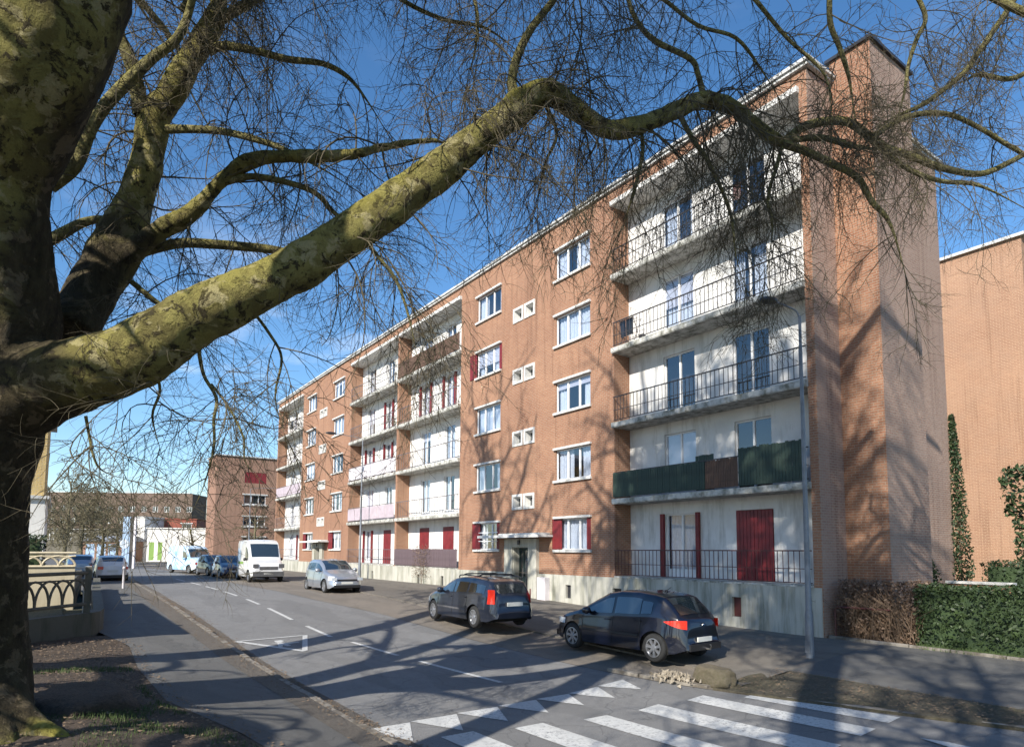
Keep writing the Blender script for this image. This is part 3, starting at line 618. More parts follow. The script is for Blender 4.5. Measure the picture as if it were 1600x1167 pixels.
# entrances
def entrance(s0, s1, zb):
    c = (s0 + s1) / 2
    mb = MB(); mb.box((s0, -.16, zb), (s0 + .62, .02, 3.35)); mb.box((s1 - .58, -.16, zb), (s1, .02, 3.35)); mb.box((s0 + .62, -.16, 3.0), (s1 - .58, .02, 3.35))
    mb.box((s0 + .62, -.10, zb), (s0 + .66, .4, 3.0)); mb.box((s1 - .62, -.10, zb), (s1 - .58, .4, 3.0)); mb.box((s0 + .66, -.1, 2.96), (s1 - .62, .4, 3.0))
    mb.build('door_surround', MAT['concrete'], BLD)
    d = MB(); a, b = s0 + .66, s1 - .62
    d.box((a, .20, zb), (a + .09, .26, 2.96)); d.box((b - .09, .20, zb), (b, .26, 2.96)); d.box((a + .09, .2, 2.85), (b - .09, .26, 2.96)); d.box((a + .09, .2, zb), (b - .09, .26, zb + .25)); d.box((a + .3, .2, zb + .25), (a + .35, .26, 2.85))
    do = d.build('entrance_door', MAT['doorgreen'], BLD); MB().box((a + .09, .23, zb + .25), (b - .09, .24, 2.85)).build('pane', MAT['glassdark'], do)
    MB().box((a + .33, .13, zb + .9), (a + .36, .19, zb + 1.3)).build('handle', MAT['chrome'], do)
    MB().box((s0 - .1, -.45, zb - .2), (s1 + .1, .2, zb + .05)).build('step', MAT['concrete'], BLD)
    MB().box((s0 - .1, .3, zb), (s1 + .1, .5, 3.3)).build('lobby', MAT['room'], BLD)
    cn = MB(); x0, x1 = c - 2.4, c + 2.1
    cn.box((x0 + .1, -.78, 3.40), (x1, .0, 3.48)); cn.box((x0 + 1.3, -.55, 3.48), (x1 - .2, .0, 3.57)); cn.box((x0, -.82, 3.38), (x1 + .06, -.78, 3.50)); cn.build('door_canopy', MAT['trim'], BLD)
    MB().box((c - .1, -.22, 3.1), (c + .03, -.165, 3.28)).build('door_lamp', MAT['lampdark'], BLD)
entrance(-6.88, -4.52, .78); entrance(-33.45, -31.15, .97)
MB().box((-4.3, -.28, .75), (-3.75, -.055, 1.75)).build('meter_cabinet', MAT['panel_white'], BLD)
# recess walls
def recess(a, b, doors, ri):
    holes = [(d0, d1, fl(k) + .04, fl(k) + 2.2) for k in range(5) for d0, d1 in doors]
    wall(a, b, Z0 - .02, fl(5) - .1, D, holes, MAT['render'], 'recess_wall', depth=.16)
    for k in range(1, 5):
        mb = MB(); n = 40; L = b - a; rows = []
        mb.box((a - (.03 if ri != 9 else 0), -.12, fl(k) - .19), (b + .02, D - .002, fl(k)))
        mb.box((a - .03, -.135, fl(k) - .16), (b + .02, -.122, fl(k) - .02)); mb.build('balcony_slab', MAT['slab'], BLD)
    MB().box((a - .03, -.14, fl(5) - .12), (b + .02, D - .002, fl(5) + .055)).build('roof_slab', MAT['trim'], BLD)
    MB().box((a, -.06, Z0 + .003), (b, D - .002, fl(0) + .02)).build('balcony_slab', MAT['slab'], BLD)
DR = [[(1.68, 3.05), (4.56, 5.85)], [(-17.0, -15.85), (-14.2, -13.05)], [(-25.2, -23.95), (-22.1, -21.0)], [(-42.9, -41.7), (-40.3, -39.2)]]
for i, ((a, b), d) in enumerate(zip(RE, DR)): recess(a, b, d, i)
BAL = {}
def railing(a, b, k, mat, step=.165, mid=(.45,), y=-.06, label=None):
    z = fl(k); mb = MB(); mb.box((a + .02, y - .02, z + .93), (b - .01, y + .02, z + .965)); mb.box((a + .02, y - .012, z + .07), (b - .01, y + .012, z + .095))
    for m_ in mid: mb.box((a + .02, y - .012, z + m_), (b - .01, y + .012, z + m_ + .02))
    o = mb.build('railing', MAT[mat], BLD, label=label); key = (mat,)
    if key not in BAL: BAL[key] = MB().box((-.008, -.008, 0), (.008, .008, .86)).mesh('baluster', MAT[mat])
    if step:
        n = int((b - a - .1) / step)
        for i in range(n + 1): inst('baluster', BAL[key], o, (a + .05 + i * step, y, z + .085))
    return o
def screen(a, b, k, mat, h=.9, sw=.09, y=-.09, name='screen', pitch=0):
    z = fl(k) + .05; o = MB().box((a + .02, y - .005, z + .04), (b, y + .002, z + .08)).build(name, MAT[mat], BLD)
    n = int((b - a) / sw); bw = (b - a) / n; ms = [MB().box((.004, 0, 0), (bw - .004, .015, h + d)).mesh('slat', MAT[mat]) for d in (0, .012, -.015, .02)]
    for i in range(n): inst('slat', ms[i % 4 if rng.random() < .6 else rng.randrange(4)], o, (a + i * bw, y - .025 + rng.uniform(-.004, .004), z))
    return o
def door(a, b, k, kind, seed=0):
    z0_, z1_ = fl(k) + .04, fl(k) + 2.2
    if kind in 'gcd': window(a, b, z0_, z1_, 2, D, seed, 0 if kind == 'd' else 1, sill=False, lintel=False, low=.0 if kind == 'd' else .28, yo=.08)
    if kind == 's': leaf_shutter(a + .01, (a + b) / 2 - .004, z0_, z1_, D - .03); leaf_shutter((a + b) / 2 + .004, b - .01, z0_, z1_, D - .03)
    if kind == 'o':
        window(a, b, z0_, z1_, 2, D, seed, 2, sill=False, lintel=False, low=.28, yo=.08)
        for x0, x1 in ((a - .16, a), (b, b + .14)): leaf_shutter(x0, x1, z0_ - .02, z1_ + .02, D - .12, thick=.1)
kinds = {0: ['og', 'gg', 'dg', 'gd', 'gg'][0:0]}
KD = [[('o', 's'), ('g', 'd'), ('d', 'd'), ('g', 'g'), ('g', 'd')],
      [('s', 's'), ('g', 'g'), ('g', 'g'), ('o', 'o'), ('g', 'g')],
      [('o', 's'), ('g', 'g'), ('o', 'o'), ('g', 'o'), ('g', 'g')],
      [('g', 'o'), ('g', 'g'), ('g', 'g'), ('g', 'g'), ('g', 'd')]]
sd = 50
for r in range(4):
    for k in range(5):
        for j in range(2): sd += 1; door(*DR[r][j], k, KD[r][k][j], sd)
a, b = RE[0]
railing(a, b, 0, 'darkred'); railing(a, b, 1, 'rail', 0); railing(a, b, 2, 'rail'); railing(a, b, 3, 'rail'); railing(a, b, 4, 'rail', mid=(.5,))
screen(a + .02, 4.1, 1, 'screen_green', .88, .1); screen(4.12, 5.3, 1, 'screen_brown', .86, .06); screen(5.32, b - .05, 1, 'screen_green', 1.12, .1)
screen(3.6, 4.3, 1, 'screen_green', 1.1, .1, y=.1)
a, b = RE[1]
railing(a, b, 0, 'railgrey', 0); screen(a, b, 0, 'screen_purple', .92, .1); railing(a, b, 1, 'railgrey', .3, ()); railing(a, b, 2, 'railgrey', .3, ()); railing(a, b, 3, 'railgrey', .3, ()); screen(a, b, 4, 'screen_brown', .9, .1); railing(a, b, 4, 'rail', 0)
a, b = RE[2]
railing(a, b, 0, 'railgrey', .3); railing(a, b, 1, 'railgrey', .9, ()); railing(a, b, 2, 'railgrey', .9, ()); railing(a, b, 3, 'railgrey', .3); railing(a, b, 4, 'railgrey', .3)
for k, m_ in ((1, 'panel_lilac'), (2, 'panel_white')):
    for i in range(6):
        L = (b - a) / 6; MB().box((a + i * L + .03, -.075, fl(k) + .1), (a + (i + 1) * L - .03, -.06, fl(k) + .9)).build('balcony_panel', MAT[m_], BLD)
a, b = RE[3]
for k in range(5): railing(a, b, k, 'darkred' if k in (3, 4) else 'railgrey', .3)
for i in range(6):
    L = (b - a) / 6; MB().box((a + i * L + .03, -.075, fl(2) + .1), (a + (i + 1) * L - .03, -.06, fl(2) + .9)).build('balcony_panel', MAT['panel_lilac'], BLD)
# rainwater pipe
MB().tube([(-4.0, -.05, 1.9), (-4.0, -.05, 1.95)], .01, 4)
# things left on the balconies
def plant(name, label, loc, h, r, n, mat, cat='plant', leaf=.05, potted=True, seed=1):
    t = thing(name, label, cat, loc); R_ = random.Random(seed); mb = MB(); x, y, z = loc
    if potted: MB().lathe([(.0, 0), (.09, 0), (.12, .2), (.10, .2), (.0, .18)], 10, loc).build('pot', MAT['dirt_grey'], t)
    st_ = MB()
    for i in range(6):
        e = (x + R_.uniform(-r, r) * .7, y + R_.uniform(-r, r) * .5, z + h * R_.uniform(.6, .95)); st_.tube([(x, y, z + .1), ((x + e[0]) / 2 + .03, (y + e[1]) / 2, (z + e[2]) / 2), e], .006, 4)
    st_.build('stem', MAT['twig_brown'], t)
    for i in range(n):
        a = R_.uniform(0, 6.28); q = R_.random() ** .5 * r; zz = z + h * R_.uniform(.25, 1); c = np.array([x + q * math.cos(a), y + q * math.sin(a) * .6, zz])
        d1 = nr.randn(3); d1 /= np.linalg.norm(d1); d2 = np.cross(d1, nr.randn(3)); d2 /= np.linalg.norm(d2)
        mb.add([c, c + d1 * leaf + d2 * leaf * .4, c + d1 * leaf * 2, c + d1 * leaf - d2 * leaf * .4], [(0, 1, 2, 3)])
    mb.build('foliage', MAT[mat], t, fix=False, stuff=True); return t
plant('potted_plant', 'brown shrub growing up behind the slatted ground floor balcony screen', (-14.6, -.3, .8), 2.3, .75, 900, 'deadleaf', leaf=.04, potted=False, seed=3)
def cloth(name, label, s0, s1, z0, z1, y, mat, cat):
    mb = MB(); rows = [[(s0 + (s1 - s0) * i / 8, y + .02 * math.sin(i * 2.1), z0 + .03 * math.sin(i)), (s0 + (s1 - s0) * i / 8, y, z1)] for i in range(9)]
    mb.grid(rows); return tag(mb.build(name, mat, fix=False), label, cat)
cloth('hanging_cloth', 'dark red cloth hung over the top right balcony railing', 5.35, 5.62, fl(4) + .45, fl(4) + .96, -.085, MAT['darkred'], 'cloth')
cloth('laundry', 'dark laundry over the farthest top floor balcony', -40.6, -39.8, fl(4) + .25, fl(4) + .98, -.085, MAT['rail'], 'laundry')
t = thing('drying_rack', 'black drying rack with dark clothes at the left end of the fourth floor balcony', 'drying rack', (.55, .25, fl(3)))
mb = MB()
for x in (.25, .95): mb.tube([(x, .05, fl(3)), (x, .45, fl(3) + .95)], .012, 5); mb.tube([(x, .45, fl(3)), (x, .05, fl(3) + .95)], .012, 5)
for yy in (.05, .25, .45): mb.tube([(.2, yy, fl(3) + .95), (1.0, yy, fl(3) + .95)], .01, 5)
mb.build('rack_frame', MAT['rail'], t)
for i, (x0, x1) in enumerate(((.28, .55), (.58, .92))):
    MB().grid([[(x0 + (x1 - x0) * j / 5, .1 + .03 * math.sin(j * 2), fl(3) + .35), (x0 + (x1 - x0) * j / 5, .06, fl(3) + .95)] for j in range(6)]).build('garment', MAT['carblack'] if i else MAT['slate'], t, fix=False)
mb = MB(); mb.lathe([(.0, 0), (.10, 0), (.12, .22), (.02, .22)], 10, (1.25, .2, fl(3))); tag(mb.build('bucket', MAT['black']), 'small black bucket beside the drying rack on the fourth floor balcony', 'bucket')
for i, (s, z) in enumerate(((-19.6, fl(3)), (-25.4, fl(1)))):
    plant('potted_plant', ['green potted plant on a far fourth floor balcony', 'small potted plant at the end of a lilac panelled balcony'][i], (s, .2, z), .8, .25, 150, 'hedge', seed=8 + i)
# ------------------------------------------------------------------ oriented blocks for other buildings
def block(name, label, cat, A, Bp, depth, z0, z1, wm, wins=(), extra=None, roof='flat', rm=None, group=None, wm2=None):
    A = np.array(A[:2], float); Bp = np.array(Bp[:2], float); d = Bp - A; L = np.linalg.norm(d); rz = math.atan2(d[1], d[0])
    t = thing(name, label, cat, (A[0], A[1], z0), rz, group, local=True); H = z1 - z0
    wall(0, L, 0, H, 0, [w_[:4] for w_ in wins], wm, parent=t, side=depth, depth=.15)
    MB().add([(0, depth, 0), (L, depth, 0), (L, depth, H), (0, depth, H)], [(0, 1, 2, 3)]).build('back_wall', wm, t, fix=False)
    if wins: MB().box((.1, .45, .1), (L - .1, depth - .1, H - .1)).build('core', MAT['room'], t)
    if roof == 'flat':
        MB().box((-.15, -.15, H), (L + .15, depth + .15, H + .14)).build('roof', rm or MAT['coping'], t)
    else:
        h = roof; mb = MB(); mb.add([(-.3, -.3, H), (L + .3, -.3, H), (L + .3, depth + .3, H), (-.3, depth + .3, H), (-.3, depth / 2, H + h), (L + .3, depth / 2, H + h)], [(0, 1, 5, 4), (2, 3, 4, 5), (1, 2, 5), (3, 0, 4), (3, 2, 1, 0)]); mb.build('roof', rm or MAT['roofred'], t)
    for w_ in wins:
        a, b, c, dd = w_[:4]; k = w_[4] if len(w_) > 4 else 'w'
        if k == 'w':
            o = inst('window', frame_cached(b - a, dd - c, w_[5] if len(w_) > 5 else 2), t, (a, 0, c)); MB().add([(a, .13, c), (b, .13, c), (b, .13, dd), (a, .13, dd)], [(0, 1, 2, 3)]).build('pane', MAT['glassdark'], o_local(o), fix=False)
            if len(w_) > 6: MB().box((a - .2, -.12, c - .18), (b + .2, .05, c - .003)).build('sill', MAT['trim'], o_local(o)); MB().box((a - .2, -.12, dd + .003), (b + .2, .05, dd + .15)).build('lintel', MAT['trim'], o_local(o))
        else: MB().box((a, .03, c), (b, .1, dd)).build('door' if k == 'door' else 'shutter', w_[5], t)
    return t
def o_local(o): WL[o.name] = (0, 0, 0) if False else tuple(o.location); return o
_fc = {}
def frame_cached(wd, ht, n):
    k = (round(wd, 2), round(ht, 2), n)
    if k not in _fc: _fc[k] = frame_mesh(wd, ht, n, .05, .07)
    return _fc[k]
# rear brick block on the right
block('rear_building', 'plain orange brick block standing behind the hedge at the right', 'apartment building', (-12, 17.9), (7.35, 17.9), 9, .5, 16.95, MAT['brick_rear'])
# far brick block seen behind the delivery van
wz = [1.6, 4.4, 7.2, 10.0]
fb = block('brick_building', 'brick block with one column of windows beyond the white van', 'apartment building', (-70.6, -.5), (-70.6, 14), 5.5, .9, 14.7, MAT['brick_far'],
      wins=[(3.4, 6.1, .35 + wz[0] + .4, wz[0] + 1.9, 'w', 3, 1), (3.4, 6.1, wz[1] + .55, wz[1] + 1.75, 'w', 3, 1), (3.4, 6.1, wz[2] + .55, wz[2] + 1.75, 'w', 3, 1), (3.4, 6.1, wz[3] + .5, wz[3] + 1.9, 'red', MAT['red']), (.9, 2.8, .05, .95, 'dark', MAT['lampdark'])])
ta = thing('roof_aerial', 'small television aerial on the roof of the far brick block', 'aerial', (-72, 8, 14.8)); MB().tube([(-72, 8, 14.7), (-72, 8, 16.3)], .04, 5).tube([(-72, 7.4, 16.1), (-72, 8.6, 16.1)], .03, 4).tube([(-72, 7.6, 15.7), (-72, 8.4, 15.7)], .03, 4).build('mast', MAT['rail'], ta)
# ground directions used for the far left background
def pxg(x, Z, z=.95): p = P3(x, 861, Z); return (p[0], p[1])
# long slab block on the skyline
A1, B1 = pxg(150, 150), pxg(292, 152); A0 = pxg(62, 150)
wn = [(1.5 + i * 2.6, 2.7 + i * 2.6, 2.2 + 2.8 * k, 3.5 + 2.8 * k) for i in range(13) for k in range(4)]
block('slab_block', 'long low brown brick housing slab far beyond the bare trees', 'apartment building', A0, B1, 10, .9, 15.9, MAT['brick_dull'], wins=wn)
# white house with green doors and red gabled neighbour
A2, B2 = pxg(229, 93), pxg(324, 94)
L2 = float(np.hypot(B2[0] - A2[0], B2[1] - A2[1]))
block('white_house', 'low white rendered house with two green doors by the junction', 'house', A2, B2, 7, .9, 5.75, MAT['housewhite'], wins=[(.3, 1.0, .3, 2.9, 'door', MAT['greenpaint']), (1.5, 2.1, .3, 2.9, 'door', MAT['greenpaint']), (4.9, 5.6, 1.2, 2.4), (6.8, 7.5, 1.4, 2.5)], rm=MAT['housewhite'])
A3, B3 = pxg(221, 103), pxg(305, 104)
block('red_house', 'red brick house with tiled roof behind the low white house', 'house', A3, B3, 8, .9, 7.6, MAT['roofred'], wins=[(5.9, 7.4, 5.0, 6.0, 'w', 2, 1)], roof='flat', rm=MAT['roofred'])
block('beige_house', 'narrow pale rendered house end beside the red brick house', 'house', pxg(211, 98), pxg(224, 98), 8, .9, 7.6, MAT['housewhite'])
block('far_shed', 'long low grey and brick sheds behind the far white car', 'shed', pxg(128, 93), pxg(192, 93), 6, .9, 3.9, MAT['brick_far'], wins=[(.5 + 1.6 * i, 1.8 + 1.6 * i, .5, 2.6, 'gate', MAT['bluepanel']) for i in range(3)], roof=.8, rm=MAT['zinc'])
block('white_hall', 'pale flat hall seen through the bare trees at the far left', 'hall', pxg(60, 118), pxg(200, 120), 8, .9, 6.3, MAT['precast_dark'], wins=[(1 + 3 * i, 2.4 + 3 * i, 3.5, 4.8) for i in range(5)])
# yellow brick house by the left pavement, lower storey rendered
hp = pxg(66, 30)
t = block('yellow_house', 'yellow brick house with grey rendered lower storey half hidden by the trunk', 'house', (hp[0], -28.5), (hp[0], -17.05), 9, .6, 5.1, MAT['housewhite'], roof='flat')
block('upper_storey', '', '', (hp[0] + .02, -28.4), (hp[0] + .02, -17.15), 8.8, 5.25, 9.6, MAT['brick_yellow'], wins=[(8.6, 10.2, .9, 2.6)], roof=1.4, rm=MAT['zinc'])
uo = bpy.data.objects['upper_storey']; uo.parent = t; uo.matrix_parent_inverse = Matrix.Identity(4)
uo.location = (.1, 0, 4.65); uo.rotation_euler = (0, 0, 0); del uo['label']; del uo['category']
for ch in list(uo.children):                                            # keep to three levels: hand its parts to the house
    ch.parent = t; ch.location = (ch.location[0] + .1, ch.location[1], ch.location[2] + 4.65)
bpy.data.objects.remove(uo)
# low house outside the frame on the left, whose eaves shade the pavement
block('garden_house', 'low rendered house set back from the left pavement', 'house', (.6, -26), (.6, -19.5), 7.1, .4, 4.75, MAT['housewhite'], roof='flat', rm=MAT['zinc'])

# ------------------------------------------------------------------ left boundary walls and tracery fences
t = thing('low_wall', 'dark mossy low garden wall curving round the corner left of the pavement', 'garden wall', (-2.7, -15.6, .6))
path = [(1.2, -19.0), (-.1, -17.7), (-1.24, -16.75), (-2.3, -15.75), (-2.75, -15.55), (-3.6, -15.42), (-9, -15.25), (-15.7, -14.95)]
def offset_path(pth, d):
    p = np.array(pth); tt = np.gradient(p, axis=0); tt /= np.linalg.norm(tt, axis=1)[:, None]; return p + np.stack([-tt[:, 1], tt[:, 0]], 1) * d
def wall_along(pth, th, z0f, h, mat, name, par, cap=0):
    a, b = np.array(pth), offset_path(pth, th); mb = MB(); rows = []
    for (x, y), (x2, y2) in zip(a, b):
        z = zg(x, y); rows.append([(x, y, z - .1), (x, y, z + h), (x2, y2, z + h), (x2, y2, z - .1)])
    mb.grid(rows); mb.add(rows[0] + rows[-1], [(0, 1, 2, 3), (7, 6, 5, 4)]); mb.build(name, mat, par)
wall_along(path, .25, 0, .62, MAT['wall_dark'], 'masonry', t)
def arch_panel(t, p, q, zb, ht, n, mat, thick=.035):
    """tracery panel between two points: rails and interlaced pointed arches, each arch a part"""
    p, q = np.array(p), np.array(q); L = np.linalg.norm(q - p); d = (q - p) / L
    def W(x, z, o=0): return (p[0] + d[0] * x - d[1] * o, p[1] + d[1] * x + d[0] * o, zb + z)
    for z, r in ((ht, .05), (.05, .045), (ht * .80, .02)): MB().tube([W(0, z), W(L, z)], r, 6).build('rail', mat, t)
    b = L / n
    for i in range(n + 1):
        for sg in (-1, 1):
            pts = []
            for k in range(7):
                f = k / 6; x = i * b + sg * b * (1 - math.cos(f * math.pi / 2)) * 1.0; 
                pts.append(W(min(max(x, 0), L), .05 + (ht * .8 - .05) * math.sin(f * math.pi / 2) ** .9))
            if 0 <= i * b + sg * b * .5 <= L: MB().tube(pts, thick, 5).build('arch', mat, t)
tf = thing('tracery_fence', 'shaded precast fence with pointed arch tracery on the low garden wall', 'fence', (-2.5, -16, 1.2))
fp = [(1.0, -18.95), (-.55, -17.42), (-2.42, -15.86)]
for i in range(2): 
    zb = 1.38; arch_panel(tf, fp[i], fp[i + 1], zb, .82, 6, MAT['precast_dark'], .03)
    a_, b_ = np.array(fp[i]), np.array(fp[i + 1])
for i in range(3):
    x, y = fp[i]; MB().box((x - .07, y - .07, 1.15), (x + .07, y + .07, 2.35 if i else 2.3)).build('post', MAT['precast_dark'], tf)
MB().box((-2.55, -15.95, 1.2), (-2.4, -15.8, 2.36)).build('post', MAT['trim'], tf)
tb = thing('cream_balustrade', 'sunlit cream balustrade with small pointed arches in front of the dark hedge', 'balustrade', (-9, -17, .8))
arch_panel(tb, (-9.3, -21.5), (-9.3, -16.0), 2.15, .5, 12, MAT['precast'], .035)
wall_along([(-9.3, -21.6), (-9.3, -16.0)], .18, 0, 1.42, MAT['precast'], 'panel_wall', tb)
wall_along([(-9.3, -15.98), (-16, -15.6)], .18, 0, .95, MAT['wall_dark'], 'side_wall', tb)

# ------------------------------------------------------------------ foliage clumps
def leafmass(name, label, cat, boxes, n, mat, leaf=.05, kind=None, parent=None, seed=5, shell=.16, core=True, cm='holly'):
    R = np.random.RandomState(seed)
    if parent is None: t = thing(name, label, cat, (boxes[0][0][0], boxes[0][0][1], boxes[0][0][2]))
    else: t = parent
    V_ = []; F_ = []; tot = sum((b[1][0] - b[0][0]) * (b[1][1] - b[0][1]) + 2 * ((b[1][0] - b[0][0]) + (b[1][1] - b[0][1])) * (b[1][2] - b[0][2]) for b in boxes)
    for lo, hi in boxes:
        lo, hi = np.array(lo, float), np.array(hi, float); sz = hi - lo
        areas = [sz[0] * sz[2], sz[0] * sz[2], sz[1] * sz[2], sz[1] * sz[2], sz[0] * sz[1]]; A = sum(areas); m = int(n * A / tot)
        f = R.choice(5, m, p=np.array(areas) / A); p = lo + R.rand(m, 3) * sz; dpt = np.abs(R.randn(m)) * shell - .05
        p[f == 0, 1] = (lo[1] + dpt)[f == 0]; p[f == 1, 1] = (hi[1] - dpt)[f == 1]; p[f == 2, 0] = (lo[0] + dpt)[f == 2]; p[f == 3, 0] = (hi[0] - dpt)[f == 3]; p[f == 4, 2] = (hi[2] - dpt)[f == 4]
        p += np.array([[.06 * noise.noise(Vector(q * 1.7)), .09 * noise.noise(Vector(q * 1.3 + 7)), .07 * noise.noise(Vector(q * 1.5 + 3))] for q in p])
        d1 = R.randn(m, 3); d1 /= np.linalg.norm(d1, axis=1)[:, None]; d2 = np.cross(d1, R.randn(m, 3)); d2 /= np.linalg.norm(d2, axis=1)[:, None]
        s_ = leaf * (.6 + .8 * R.rand(m, 1)); q = np.stack([p - d1 * s_, p + d2 * s_ * .5, p + d1 * s_, p - d2 * s_ * .5], 1).reshape(-1, 3)
        o = len(V_); V_ += q.tolist(); F_ += [(o + 4 * i, o + 4 * i + 1, o + 4 * i + 2, o + 4 * i + 3) for i in range(m)]
    mb = MB(); mb.v = [tuple(v) for v in V_]; mb.f = F_; mb.m = [0] * len(F_)
    mb.build('foliage', mat, t, fix=False, stuff=True)
    if core:
        mc = MB()
        for lo, hi in boxes: mc.box((lo[0] + .12, lo[1] + .12, lo[2]), (hi[0] - .12, hi[1] - .12, hi[2] - .12))
        mc.build('inner_branches', MAT[cm], t)
    return t
zb = .55
leafmass('green_hedge', 'clipped dark green hedge along the pavement right of the gable', 'hedge', [((9.85, .25, zb), (22, 1.35, 2.02))], 42000, MAT['hedge'], .045)
leafmass('withered_hedge', 'brown withered hedge section below the brick pier', 'hedge', [((8.0, .3, zb), (9.85, 1.1, 2.05))], 5200, MAT['deadleaf'], .04, cm='twig', core=False)
tw = bpy.data.objects['withered_hedge']; mb = MB()
for i in range(420):
    x = rng.uniform(8.0, 9.85); y = rng.uniform(.3, 1.05); p = [np.array([x, y, zb])]; d = np.array([rng.uniform(-.4, .4), rng.uniform(-.4, .3), 1.])
    for k in range(4): p.append(p[-1] + d * rng.uniform(.25, .42)); d = d + np.array([rng.uniform(-.5, .5), rng.uniform(-.4, .4), rng.uniform(-.3, .1)])
    mb.tube([q for q in p if q[2] < 2.15], [.008, .007, .006, .005, .004][:len([q for q in p if q[2] < 2.15])], 3, cap=False) if len([q for q in p if q[2] < 2.15]) > 2 else None
mb.build('branches', MAT['twig_brown'], tw, fix=False, stuff=True)
leafmass('rear_hedge', 'dark clipped hedge in front of the rear brick building', 'hedge', [((9.2, 6.2, zb), (20, 7.4, 2.55))], 12000, MAT['ivy'], .05, seed=9)
leafmass('far_hedge', 'dark square hedge above the cream balustrade', 'hedge', [((-12, -24, .7), (-10.6, -16.9, 3.25))], 7000, MAT['ivy'], .06, seed=10)
def ivy(name, label, pts, n, leaf, mat, seed, flatax=None):
    t = thing(name, label, 'ivy', tuple(pts[0][:3])); R = np.random.RandomState(seed); mb = MB(); P = np.array(pts, float)
    MB().tube(P[:, :3], .03, 5).build('stem', MAT['twig_brown'], t); V_ = []; F_ = []
    seg = R.randint(0, len(P) - 1, n); f = R.rand(n, 1); c = P[seg, :3] * (1 - f) + P[seg + 1, :3] * f; r = P[seg, 3:4] * (1 - f) + P[seg + 1, 3:4] * f
    g = R.randn(n, 3); g /= np.linalg.norm(g, axis=1)[:, None]; c = c + g * r * (R.rand(n, 1) ** .35) * np.array([1, 1, 1])
    d1 = R.randn(n, 3); d1 /= np.linalg.norm(d1, axis=1)[:, None]; d2 = np.cross(d1, R.randn(n, 3)); d2 /= np.linalg.norm(d2, axis=1)[:, None]
    q = np.stack([c - d1 * leaf, c + d2 * leaf * .6, c + d1 * leaf, c - d2 * leaf * .6], 1).reshape(-1, 3)
    mb.v = [tuple(v) for v in q]; mb.f = [(4 * i, 4 * i + 1, 4 * i + 2, 4 * i + 3) for i in range(n)]; mb.m = [0] * n; mb.build('foliage', mat, t, fix=False, stuff=True)
ivy('ivy_column', 'tall thin column of dark ivy climbing the far edge of the gable', [(7.9, 8.3, .5, .45), (7.9, 8.3, 2.5, .4), (7.9, 8.3, 5, .25), (7.85, 8.25, 7.5, .1)], 4200, .05, MAT['ivy'], 3)
ivy('ivy_bush', 'short dark ivy mound at the foot of the gable pier', [(8.6, 4.3, .5, .5), (8.5, 4.3, 1.8, .45), (8.4, 4.3, 2.6, .25), (8.3, 4.3, 3.6, .06)], 2600, .05, MAT['ivy'], 4)
t = thing('garden_wall', 'short low red brick wall with pale coping between hedge and ivy', 'garden wall', (9.2, 4.4, .5)); MB().box((8.75, 5.0, .4), (10.3, 5.22, 1.95)).build('masonry', MAT['brick'], t); MB().box((8.7, 4.95, 1.95), (10.35, 5.27, 2.02)).build('coping', MAT['trim'], t)
t = thing('handrail', 'rusty bent tube handrail at the corner of the building plinth', 'handrail', (7.95, .1, .6)); MB().tube([(7.98, .12, .5), (7.98, .12, 1.35), (8.06, .14, 1.42), (9.3, .2, 1.42)], .022, 6).build('rail', MAT['darkred'], t)
# stone and rubble by the hatchback
def boulder(name, label, c, sx_, sy_, sz_, seed, cat='stone', mat='stone', rz=0):
    bm = bmesh.new(); bmesh.ops.create_icosphere(bm, subdivisions=4, radius=1)
    for v in bm.verts:
        n_ = v.co.normalized(); q = Vector((max(-.8, min(.8, n_.x)), max(-.8, min(.8, n_.y)), max(-.75, min(.75, n_.z))))
        q *= 1 + .12 * noise.noise(n_ * 2 + Vector((seed, 0, 0))) + .05 * noise.noise(n_ * 7 + Vector((seed, 0, 0))); v.co = Vector((q.x * sx_, q.y * sy_, q.z * sz_))
    me = bpy.data.meshes.new(name); bm.to_mesh(me); bm.free(); me.materials.append(MAT[mat]); me.polygons.foreach_set('use_smooth', [True] * len(me.polygons))
    o = bpy.data.objects.new(name, me); COL.objects.link(o); o.location = c; o.rotation_euler = (0, 0, rz)
    if cat: tag(o, label, cat)
    return o
boulder('stone_block', 'large mossy stone block at the kerb behind the dark hatchback', (8.66, -5.72, .34), .52, .30, .26, 2, rz=-.15)
boulder('earth_mound', 'dark mossy mound of earth beside the tree roots', (6.1, -16.2, .52), 1.0, .75, .42, 5, 'mound', 'soil', .3)
mb = MB()
for i in range(240):
    x, y = 7.95 + rng.gauss(0, .2), -6.1 + rng.gauss(0, .13); r = rng.uniform(.02, .05); c = np.array([x, y, zg(x, y) + .07 + .08 * math.exp(-((x - 7.95) ** 2 + (y + 6.1) ** 2) * 12)])
    q = [c + nr.randn(3) * r for _ in range(4)]; mb.add(q, [(0, 1, 2), (0, 2, 3), (0, 3, 1), (1, 3, 2)])
o = mb.build('rubble', MAT['rubble']); o['kind'] = 'stuff'; o['label'] = 'small heap of pale rubble beside the stone block'
